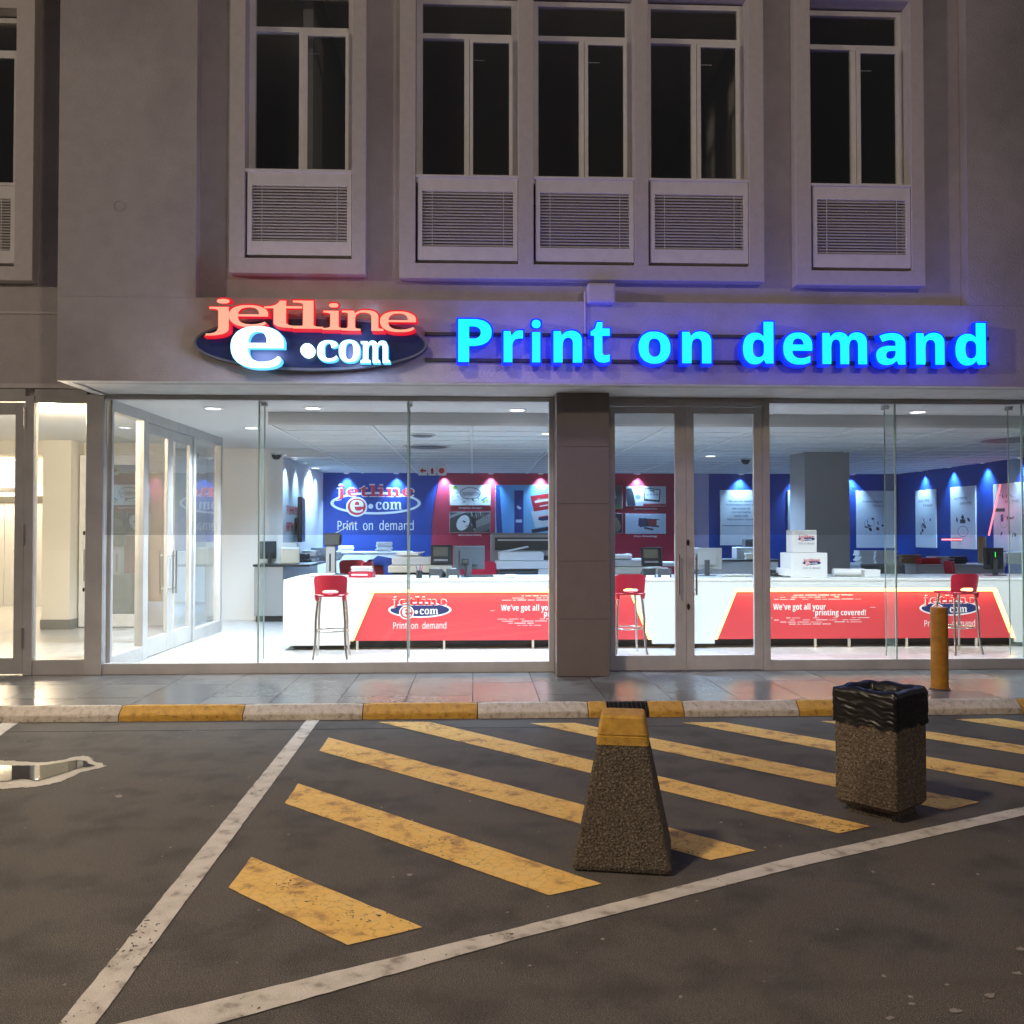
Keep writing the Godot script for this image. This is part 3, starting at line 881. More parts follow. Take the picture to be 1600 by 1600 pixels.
# ---------------------------------------------------------------- shop interior shell
const ZB := -10.4
const CF := 3.08
const CT := 2.925
func shop_shell():
	var fl := structure("shop_floor")
	box("screed", Vector3(-13, -0.02, ZB - 0.2), Vector3(12, 0.112, -0.2), M.joint, fl)
	var st := mb()
	bx(st, Vector3(0.0015, 0, 0.0015), Vector3(0.5985, 0.12, 0.5985), 0.001)
	var tile := st.commit()
	for i in range(-12, 17):
		for j in 7:
			putm("floor_tile", tile, M.floor_tile[rng.randi() % 3], fl, Vector3(i * 0.6 + 0.15, 0, -0.72 - j * 0.6))
	box("floor_slab", Vector3(-7.05, 0.0, ZB), Vector3(10.35, 0.119, -4.32), M.floor_tile[1], fl)
	box("floor_slab", Vector3(-13, 0.0, ZB), Vector3(-7.055, 0.119, -0.12), M.floor_tile[0], fl)
	box("floor_strip", Vector3(-7.05, 0.0, -0.2), Vector3(12, 0.1195, -0.122), M.floor_tile[2], fl)
	var ce := structure("shop_ceiling")
	var xe := -2.46
	box("front_ceiling", Vector3(-13, CF, -1.1), Vector3(12, CF + 0.2, -0.1), M.ceiling, ce)
	box("front_ceiling", Vector3(-4.6, CF, -6.1), Vector3(xe, CF + 0.2, -1.1), M.ceiling, ce)
	box("grid_plate", Vector3(xe, CT + 0.012, ZB), Vector3(12, CT + 0.35, -1.1), M.ceiling, ce)
	box("grid_plate", Vector3(-4.6, CT + 0.012, ZB), Vector3(xe, CT + 0.35, -6.1), M.ceiling, ce)
	box("edge_trim", Vector3(xe, CT, -1.13), Vector3(12, CT + 0.03, -1.092), M.tbar, ce)
	box("edge_trim", Vector3(xe - 0.008, CT, -6.1), Vector3(xe + 0.03, CT + 0.03, -1.13), M.tbar, ce)
	st = mb()
	bx(st, Vector3(0.022, 0, 0.022), Vector3(1.178, 0.012, 0.578), 0.003)
	var ct := st.commit()
	for j in 15:
		for i in range(-1, 12):
			var x := xe + 0.03 + 1.2 * i
			if i < 0 and j < 9: continue
			if x > 9.4: continue
			putm("ceiling_tile", ct, M.ceiling_tile, ce, Vector3(x, CT, -1.74 - j * 0.6))
	st = mb()
	for i in range(0, 11): bx(st, Vector3(xe + 0.016 + 1.2 * i, CT - 0.008, ZB), Vector3(xe + 0.044 + 1.2 * i, CT + 0.012, -1.13))
	put("grid_bar", st, M.tbar, ce)
	st = mb()
	for j in 15: bx(st, Vector3(xe + 0.03, CT - 0.006, -1.754 - j * 0.6), Vector3(11.0, CT + 0.011, -1.726 - j * 0.6))
	put("grid_bar", st, M.tbar, ce)
	var wl := structure("shop_wall")
	box("back_wall", Vector3(-13, 0, ZB - 0.2), Vector3(12, 3.4, ZB), M.wall_blue, wl)
	box("right_wall", Vector3(9.5, 0, ZB), Vector3(9.8, 3.4, -0.1), M.wall_blue, wl)
	# the red field of the back wall, with its curved left edge
	var zr := ZB + 0.015
	var poly := PackedVector2Array()
	poly.append(Vector2(X(1063, zr), 0.12))
	poly.append(Vector2(X(1063, zr), CT))
	for k in 13:
		var t := k / 12.0
		poly.append(Vector2(X(lerpf(688, 690, t) - sin(t * PI * 0.9) * 15.0, zr), lerpf(CT, 0.12, t)))
	st = mb()
	prism(st, poly, ZB, zr)
	put("red_panel", st, M.wall_red, wl)
	box("lilac_return", Vector3(X(1084, ZB), 0.12, ZB), Vector3(X(1107, ZB), CT, ZB + 0.05), M.wall_lilac, wl)
	box("dark_return", Vector3(X(1063, ZB), 0.12, ZB), Vector3(X(1084, ZB), CT, ZB + 0.04), M.wall_lilac, wl)
	box("side_wall", Vector3(-3.5, 0.12, ZB), Vector3(-3.3, CT, -6.1), M.wall_white, wl)
	box("white_wall", Vector3(-4.6, 0.12, -6.3), Vector3(-3.5, CF, -6.1), M.wall_white, wl)
	box("column", Vector3(X(1258, -4.6), 0.12, -5.3), Vector3(X(1328, -4.6), CT, -4.6), M.wall_grey, wl)
	# front ceiling downlights
	for q in [[333, 645], [489, 637], [808, 644], [1434, 643]]:
		var p := G(q[0], q[1], CF)
		p.z = max(p.z, -0.78)
		p.x = X(q[0], p.z, q[1])
		downlight("white recessed downlight in the flat ceiling strip behind the shop window", "downlights behind the shop window", p, 5.0 if q[0] == 333 else 9.5, 66.0)
	downlight("white recessed downlight in the flat ceiling strip behind the shop window", "downlights behind the shop window", Vector3(2.9, CF, -0.75), 9.5, 66.0)
	downlight("white recessed downlight in the flat ceiling strip behind the shop window", "downlights behind the shop window", Vector3(7.7, CF, -0.75), 9.5, 66.0)
	downlight("recessed downlight in the flat ceiling in front of the white wall", "downlights behind the shop window", G(393, 668, CF), 26.0, 74.0)
	for q in [[1110, 712], [857, 677], [493, 731]]:
		var p := G(q[0], q[1], CT)
		downlight("small bright downlight among the ceiling tiles above the work area", "downlights above the work area", Vector3(p.x, CT, p.z), 24.0, 74.0, Color(0.66, 0.82, 1.0))
	# smoke detector and air vents on the tiled ceiling
	var vent := [[660, 679, 0.16, "round dark grille in a ceiling tile above the counter"], [667, 697, 0.32, "wide flat round vent in the ceiling behind the dark grille"], [1586, 686, 0.45, "large flat round vent in the ceiling near the blue side wall"]]
	for v in vent:
		var p := G(v[0], v[1], CT)
		var o := thing("ceiling_vent", v[3], "ceiling vent", Vector3(p.x, CT - 0.03, p.z))
		st = mb()
		lathe(st, [Vector2(0, 0), Vector2(v[2] * 0.7, 0), Vector2(v[2], 0.02), Vector2(v[2], 0.03)], Vector3.ZERO, 28)
		put("cone", st, M.charcoal, o)
		st = mb()
		lathe(st, [Vector2(v[2] * 0.98, 0.012), Vector2(v[2] * 1.1, 0.016), Vector2(v[2] * 1.1, 0.03)], Vector3.ZERO, 28)
		put("rim", st, M.light_grey, o)

func downlight(label: String, group: String, p: Vector3, e: float, angle: float, tone := Color(0.9, 0.965, 1.0)):
	var o := thing("ceiling_downlight", label, "downlight", p, 0.0, group)
	var st := mb()
	lathe(st, [Vector2(0.085, -0.012), Vector2(0.11, -0.012), Vector2(0.118, -0.004), Vector2(0.118, 0)], Vector3.ZERO, 24)
	put("trim_ring", st, M.tbar, o)
	st = mb()
	lathe(st, [Vector2(0, -0.008), Vector2(0.086, -0.008)], Vector3.ZERO, 24)
	put("lamp_disc", st, M.lamp_cool, o)
	spot(o, Vector3(0, -0.03, 0), Vector3(0, -3, 0), tone, e, angle, 0.8, 0.08)

# ---------------------------------------------------------------- lobby on the left
func lobby():
	var fl := 0.12
	# glazed screen between lobby and shop, with a pair of doors
	var s := thing("glazed_screen", "grey framed glass screen with double doors between the lobby and the shop", "glass screen")
	var A := Vector3(-3.97, 0, -0.12)
	var B := Vector3(-3.9, 0, -4.3)
	var L := A.distance_to(B)
	s.position = A
	s.rotation.y = atan2(-(B - A).z, (B - A).x)     # local x runs from the shop front inwards, local z points into the lobby... or the shop
	var top := 3.02
	var d0 := 1.08
	var d1 := 2.82
	frame_set(s, "screen_frame", [[Vector3(0, fl, -0.05), Vector3(0.06, CF, 0.05)], [Vector3(d0 - 0.14, fl, -0.05), Vector3(d0, CF, 0.05)], [Vector3(d1, fl, -0.05), Vector3(d1 + 0.08, CF, 0.05)], [Vector3(L - 0.09, fl, -0.05), Vector3(L, CF, 0.05)], [Vector3(0.06, top - 0.06, -0.049), Vector3(L - 0.09, CF, 0.049)], [Vector3(0.06, fl, -0.049), Vector3(d0 - 0.14, fl + 0.17, 0.049)], [Vector3(d1 + 0.08, fl, -0.049), Vector3(L - 0.09, fl + 0.17, 0.049)]], M.aluminium)
	glazing(s, 0.06, d0 - 0.14, fl + 0.17, top - 0.06, 0.0, false)
	glazing(s, d1 + 0.08, L - 0.09, fl + 0.17, top - 0.06, 0.0, false)
	var m := (d0 + d1) / 2
	var l1 := leaf(s, d0 + 0.004, m - 0.002, fl + 0.01, top - 0.065, 0.02, 0.1, 0.1, 0.22, 0.12, false)
	var l2 := leaf(s, m + 0.002, d1 - 0.004, fl + 0.01, top - 0.065, 0.02, 0.1, 0.1, 0.22, 0.12, false)
	for sd in [-1.0, 1.0]:
		bar_handle(l1, Vector3(m - 0.06, 0.85, -0.022 + sd * 0.022), 0.55, sd)
		bar_handle(l2, Vector3(m + 0.06, 0.85, -0.022 + sd * 0.022), 0.55, sd)
	# lobby front: fixed light and entrance door
	var e := thing("lobby_entrance", "grey aluminium entrance with glass door and sidelight in front of the warm lobby", "entrance")
	var xp := X(134, 0)
	var gt := Y(627, 0, 90)
	var x0 := X(52, 0)
	var x1 := X(38, 0)
	var head := P(60, 607, 0).y
	frame_set(e, "entrance_frame", [[Vector3(x1, fl, -0.09), Vector3(x0, SOF - 0.02, 0.012)], [Vector3(x0, gt - 0.02, -0.09), Vector3(xp, head - 0.004, 0.002)], [Vector3(x0, fl, -0.09), Vector3(xp, P(90, 1031, 0).y, 0.002)], [Vector3(-12, SOF - 0.08, -0.09), Vector3(x1, head - 0.004, 0.008)]], M.aluminium)
	glazing(e, x0, xp, 0.25, gt, -0.04, false)
	var d := leaf(e, x1 - 1.25, x1 - 0.006, fl + 0.012, SOF - 0.09, 0.0, 0.11, 0.1, 0.17, 0.13, false)
	leaf(e, x1 - 2.5, x1 - 1.26, fl + 0.012, SOF - 0.09, 0.0, 0.11, 0.11, 0.17, 0.13, false)
	for y in [0.4, 1.5, 2.75]:
		var sh := mb()
		cyl(sh, Vector3(x1 - 0.003, y, 0.012), Vector3(x1 - 0.003, y + 0.22, 0.012), 0.014, 10)
		put("hinge", sh, M.steel, d)
	# lobby shell
	var w := structure("lobby_wall")
	box("back_wall", Vector3(-13, fl, -9.5), Vector3(-3.5, 3.4, -9.3), M.wall_cream, w)
	box("left_wall", Vector3(-13, fl, -9.5), Vector3(-12.8, 3.4, -0.1), M.wall_cream, w)
	box("cross_wall", Vector3(-6.45, fl, -5.35), Vector3(-4.6, 3.4, -5.2), M.wall_cream, w)
	box("side_wall", Vector3(-4.68, fl, -9.3), Vector3(-4.6, 3.4, -4.4), M.wall_cream, w)
	box("column", Vector3(X(66, -4.7), fl, -5.2), Vector3(X(110, -4.7), CF, -4.7), M.wall_cream, w)
	box("column_skirting", Vector3(X(64, -4.69), fl, -5.2), Vector3(X(111.5, -4.69), 0.27, -4.685), M.skirting, w)
	box("beam", Vector3(-13, 2.86, -5.3), Vector3(X(66, -4.7), CF, -4.8), M.wall_cream, w)
	box("lobby_ceiling", Vector3(-13, CF + 0.002, -9.5), Vector3(-4.6, CF + 0.2, -1.1), M.ceiling, w)
	# inner white door
	var q := thing("inner_door", "white framed glass door with pull handle beside the lobby column", "door", Vector3(X(111, -4.7), 0, -4.95))
	var ld := leaf(q, 0.02, 1.05, fl + 0.01, 2.86, 0.0, 0.2, 0.12, 0.2, 0.15, false)
	ld.get_child(0).material_override = M.white_frame
	bar_handle(ld, Vector3(0.13, 0.86, 0), 0.5, 1.0)
	for y in [0.72, 1.62]:
		var st := mb()
		prism(st, ellipse(0.018, 0.035, Vector2(0.1, y), 16), 0.0, 0.008)
		put("lock", st, M.iron, ld)
	box("dark_board", Vector3(0.2, fl + 0.2, -0.16), Vector3(1.0, 2.75, -0.12), M.wall_grey, q)
	# lift doors at the far end
	var lf := thing("lift_door", "pale steel lift doors at the far end of the lobby", "lift door", Vector3(X(8, -9.3), fl, -9.3))
	box("door_panel", Vector3(-0.9, 0.0, 0.0), Vector3(-0.005, 2.1, 0.03), M.light_grey, lf, 0.003)
	box("door_panel", Vector3(0.005, 0.0, 0.0), Vector3(0.9, 2.1, 0.03), M.light_grey, lf, 0.003)
	box("door_frame", Vector3(-1.05, 0, 0.0), Vector3(-0.91, 2.25, 0.06), M.steel, lf, 0.004)
	box("door_frame", Vector3(0.91, 0, 0.0), Vector3(1.05, 2.25, 0.06), M.steel, lf, 0.004)
	box("door_frame", Vector3(-0.91, 2.11, 0.0), Vector3(0.91, 2.25, 0.058), M.steel, lf, 0.004)
	box("indicator", Vector3(-0.2, 2.33, 0.0), Vector3(0.2, 2.43, 0.02), M.charcoal, lf, 0.004)
	# lights
	var warm := Color(1.0, 0.91, 0.76)
	var k := 0
	for g in [[75, 632, "round warm ceiling light just inside the lobby entrance", 11.0], [62, 706, "round warm ceiling light deep in the lobby", 12.0]]:
		var p := G(g[0], g[1], CF)
		var o := thing("lobby_ceiling_light", g[2], "ceiling light", p)
		var st := mb()
		lathe(st, [Vector2(0, -0.05), Vector2(0.06, -0.046), Vector2(0.095, -0.03), Vector2(0.1, -0.012)], Vector3.ZERO, 24)
		put("lamp_dome", st, M.lamp_warm, o)
		st = mb()
		lathe(st, [Vector2(0.1, -0.015), Vector2(0.125, -0.012), Vector2(0.125, 0)], Vector3.ZERO, 24)
		put("rim", st, M.tbar, o)
		omni(o, Vector3(0, -0.1, 0), warm, g[3], 0.1)
	var lp := thing("light_panel", "glowing warm light panel high on the far lobby wall", "light panel", Vector3(X(20, -9.2), 2.65, -9.28))
	box("lamp_diffuser", Vector3(-1.4, 0, 0), Vector3(0.62, 0.42, 0.05), glow(warm, 1.6), lp, 0.01)
	box("rim", Vector3(-1.43, -0.03, -0.01), Vector3(0.65, 0.45, 0.02), M.tbar, lp)
	omni(lp, Vector3(-0.4, 0.2, 0.3), warm, 5.0, 0.25)

# ---------------------------------------------------------------- illuminated signs
func sign_letter(parent: Node3D, ch: String, x0: float, y0: float, x1: float, y1: float, z0: float, z1: float, font: Font, face: Material, side: Material, rim := 0.018):
	var l := node("letter", parent)
	text(l, ch, x0 - rim, y0 - rim, x1 + rim, y1 + rim, z0, side, font, z1 - z0, "letter_side")
	text(l, ch, x0, y0, x1, y1, z1, face, font, 0.008, "letter_face")
func signs():
	var zl := ZF + 0.15
	var s := thing("illuminated_sign", "glowing cyan channel letters with blue sides on two dark rails", "sign")
	var let := [["P", 716, 768], ["r", 787, 817], ["i", 831, 844.5], ["n", 865, 909], ["t", 923, 952.5], ["o", 998, 1047], ["n", 1066, 1111], ["d", 1161, 1208], ["e", 1224, 1268.5], ["m", 1285, 1354], ["a", 1369, 1414], ["n", 1431.5, 1475], ["d", 1493, 1539.5]]
	for q in let:
		var mid: float = (q[1] + q[2]) / 2.0
		var base := lerpf(565.5, 570, (mid - 740) / 780.0)
		var tall := {"P": 66.5, "i": 66.0, "d": 66.0, "t": 63.0}.get(q[0], 49.5) as float
		if q[0] in ["o", "e", "a", "d"]: base += 1.0
		sign_letter(s, q[0], X(q[1], zl, 540), P(mid, base, zl).y, X(q[2], zl, 540), P(mid, base - tall, zl).y, ZF + 0.045, zl, sansb, M.cyan, M.blue)
		omni(s, Vector3(X(mid, zl, 540), P(mid, 540, zl).y, ZF + 0.45), Color(0.32, 0.36, 1.0), 0.075, 0.12)
	for y in [524.0, 564.0]:
		var a := P(664, y - 1, ZF + 0.02)
		var b := P(1545, y + 4, ZF + 0.02)
		box("rail", Vector3(a.x, (a.y + b.y) / 2 - 0.016, ZF), Vector3(b.x, (a.y + b.y) / 2 + 0.016, ZF + 0.03), M.rail, s, 0.002)
	# logo sign
	var o := thing("illuminated_logo_sign", "oval navy sign with glowing red and white lettering", "sign", P(489, 540, ZF))
	var a := 178.0 / F * (CO.z - ZF)
	var st := mb()
	prism(st, ellipse(a, a * 0.235, Vector2.ZERO, 72), 0.0, 0.11)
	put("oval_side", st, M.sign_grey, o)
	st = mb()
	prism(st, ellipse(a * 0.975, a * 0.21, Vector2.ZERO, 72), 0.11, 0.116)
	put("oval_face", st, M.navy, o)
	# letters: jetline
	var u := func(px): return X(px, ZF + 0.2, 540) - o.position.x
	var v := func(py): return P(489, py, ZF + 0.2).y - o.position.y
	for q in [["j", 322, 359, 526, 469], ["e", 358, 419, 512, 478.5], ["t", 413, 475, 513, 471], ["l", 458, 505, 514, 470.5], ["i", 504, 541, 515.5, 474], ["n", 534, 599, 516.5, 484.5], ["e", 594, 650, 518, 486]]:
		sign_letter(o, q[0], u.call(q[1]), v.call(q[3]), u.call(q[2]), v.call(q[4]), 0.117, 0.21, serif, M.sign_pink, M.sign_red, 0.016)
	for q in [["e", 362, 444, 576, 512], ["c", 496, 527, 564.5, 532], ["o", 530, 562, 565, 531], ["m", 564, 609, 566, 532]]:
		sign_letter(o, q[0], u.call(q[1]), v.call(q[3]), u.call(q[2]), v.call(q[4]), 0.117, 0.2 + (0.02 if q[1] == 362 else 0.0), serifb, M.sign_white, M.sign_side, 0.006)
	st = mb()
	prism(st, ellipse(0.065, 0.065, Vector2(u.call(480), v.call(547)), 24), 0.117, 0.2)
	put("sign_dot", st, M.sign_white, o)
	omni(o, Vector3(u.call(403), v.call(545), 0.42), Color(0.7, 0.78, 1.0), 0.4, 0.15)
	omni(o, Vector3(u.call(550), v.call(549), 0.42), Color(0.7, 0.78, 1.0), 0.4, 0.15)
	omni(o, Vector3(u.call(490), v.call(496), 0.42), Color(1.0, 0.45, 0.45), 0.03, 0.15)

# printed version of the oval logo, in a parent's own plane; a is half the oval's width
func print_logo(parent: Node3D, cx: float, cy: float, a: float, z: float, slogan: Material, fill: Material):
	var l := node("logo_print", parent, Vector3(cx, cy, z))
	var st := mb()
	prism(st, ellipse(a, a * 0.25, Vector2(0, -0.02 * a), 56), 0.0, 0.001)
	put("oval_outline", st, M.print_white, l)
	st = mb()
	prism(st, ellipse(a * 0.93, a * 0.2, Vector2(0, -0.02 * a), 56), 0.001, 0.002)
	put("oval_fill", st, fill, l)
	text(l, "jetline", -0.88 * a, 0.03 * a, 0.86 * a, 0.41 * a, 0.0022, M.print_white, serifb, 0.001)
	text(l, "jetline", -0.85 * a, 0.055 * a, 0.83 * a, 0.385 * a, 0.0034, M.print_red, serifb, 0.001)
	st = mb()
	prism(st, ellipse(a * 0.235, a * 0.22, Vector2(-0.42 * a, -0.1 * a), 32), 0.0022, 0.0038)
	put("ball", st, M.print_white, l)
	st = mb()
	prism(st, ellipse(a * 0.2, a * 0.185, Vector2(-0.42 * a, -0.1 * a), 32), 0.0038, 0.0044)
	put("ball_red", st, M.print_red, l)
	text(l, "e", -0.56 * a, -0.23 * a, -0.27 * a, 0.05 * a, 0.0046, M.print_white, serifb, 0.001)
	st = mb()
	prism(st, ellipse(a * 0.055, a * 0.055, Vector2(-0.11 * a, -0.09 * a), 20), 0.0022, 0.0032)
	put("dot", st, M.print_white, l)
	text(l, "com", 0.0, -0.165 * a, 0.58 * a, 0.01 * a, 0.0024, M.print_white, serifb, 0.001)
	if slogan: text(l, "Print  on  demand", -0.84 * a, -0.62 * a, 0.84 * a, -0.4 * a, 0.0002, slogan, sans, 0.001)

# ---------------------------------------------------------------- the long white counter
const CZ := -1.95
const CY := 1.026
func shop_counter():
	var c := thing("service_counter", "long white counter with two lit red panels", "counter", Vector3(0, 0, 0))
	var x0 := X(443, CZ)
	var x1 := 9.3
	var yt := Y(920.5, CZ)
	var yb := Y(1001, CZ)
	var kick := 0.2
	var tl := X(581, CZ)
	var bl := X(547, CZ)
	var tr := X(988, CZ)
	var br := X(1019, CZ)
	var tl2 := X(1148, CZ)
	var bl2 := X(1116, CZ)
	var tr2 := X(1556, CZ)
	var br2 := X(1586, CZ)
	box("counter_top", Vector3(x0, CY - 0.03, CZ - 1.3), Vector3(x1, CY, CZ + 0.008), M.counter, c, 0.004)
	var st := mb()
	prism(st, PackedVector2Array([Vector2(x0, 0.18), Vector2(bl, 0.18), Vector2(bl, yb), Vector2(tl, yt), Vector2(tr, yt), Vector2(br, yb), Vector2(br, 0.18), Vector2(bl2, 0.18), Vector2(bl2, yb), Vector2(tl2, yt), Vector2(tr2, yt), Vector2(br2, yb), Vector2(br2, 0.18), Vector2(x1, 0.18), Vector2(x1, CY - 0.03), Vector2(x0, CY - 0.03)]), CZ - 0.06, CZ)
	put("front_panel", st, M.counter, c)
	box("end_panel", Vector3(x0, 0.18, CZ - 1.28), Vector3(x0 + 0.04, CY - 0.03, CZ - 0.06), M.counter, c)
	box("back_panel", Vector3(x0 + 0.04, 0.3, CZ - 0.5), Vector3(x1, CY - 0.03, CZ - 0.46), M.light_grey, c)
	box("plinth", Vector3(x0 + 0.08, 0.12, CZ - 1.2), Vector3(x1, 0.3, CZ - 0.3), M.charcoal, c)
	for k in 2:
		var q: Array = [[bl, tl, tr, br], [bl2, tl2, tr2, br2]][k]
		st = mb()
		prism(st, PackedVector2Array([Vector2(q[0] + 0.045, yb), Vector2(q[1] + 0.022, yt - 0.049), Vector2(q[2] - 0.022, yt - 0.049), Vector2(q[3] - 0.045, yb)]), CZ - 0.075, CZ - 0.04)
		var rp := put("red_panel", st, M.counter_red, c)
		var ra := 78.0 / F * (CO.z - CZ) * 0.63
		var cx := X([656, 1485][k], CZ)
		print_logo(rp, cx, Y(952, CZ), ra, CZ - 0.04, M.print_white, M.print_navy)
		var tx := [X(783, CZ), X(1209, CZ)][k] as float
		var tw := X(1291, CZ) - X(1209, CZ)
		text(rp, "We've got all your", tx, Y(958, CZ), tx + tw, Y(945, CZ), CZ - 0.039, M.print_white, sansb, 0.002)
		text(rp, "printing covered!", tx + tw * 0.8, Y(967, CZ), tx + tw * 1.77, Y(954.5, CZ), CZ - 0.039, M.print_white, sansb, 0.002)
		# small print in broken lines round the slogan
		st = mb()
		for i in 15:
			var yy := Y(932 + i * 3.3, CZ)
			var half := sqrt(max(0.0, 1.0 - pow((i - 7) / 8.2, 2))) * 1.05 * tw
			var xx := tx + tw * 0.85 - half
			while xx < tx + tw * 0.85 + half:
				var w := rng.randf_range(0.03, 0.16)
				var inside := i >= 3 and i <= 10 and xx + w > tx - 0.03 and xx < tx + tw * 1.8
				if not inside and rng.randf() < 0.72: bx(st, Vector3(xx, yy, CZ - 0.04), Vector3(xx + w, yy + rng.randf_range(0.004, 0.008), CZ - 0.0385))
				xx += w + 0.02
		put("small_print", st, M.print_white, rp)
		# light strips behind the lip
		st = mb()
		bx(st, Vector3(q[1] + 0.0, yt - 0.048, CZ - 0.058), Vector3(q[2], yt - 0.002, CZ - 0.03))
		put("led_strip", st, M.led, c)
		for e in 2:
			var a := Vector2(q[0] if e == 0 else q[3], yb)
			var b := Vector2(q[1] if e == 0 else q[2], yt - 0.01)
			var n := Vector2(0.045 if e == 0 else -0.045, 0)
			st = mb()
			prism(st, PackedVector2Array([a, b, b + n, a + n]), CZ - 0.058, CZ - 0.03)
			put("led_strip", st, M.led, c)
		var al := AreaLight3D.new()
		al.name = "led_light"
		c.add_child(al, true)
		al.area_size = Vector2(q[2] - q[1], 0.03)
		al.position = Vector3((q[1] + q[2]) / 2, yt - 0.02, CZ - 0.012)
		al.rotation.x = -PI / 2
		al.light_color = Color(1.0, 0.86, 0.6)
		al.light_energy = 1.2
		al.area_range = 10
		al.shadow_enabled = true
		for px in [[558, 694, 833, 928], [1193, 1275, 1328, 1418, 1527]][k]:
			box("leg", Vector3(X(px, CZ) - 0.014, 0.12, CZ - 0.07), Vector3(X(px, CZ) + 0.014, yb, CZ - 0.04), M.beige, c, 0.002)

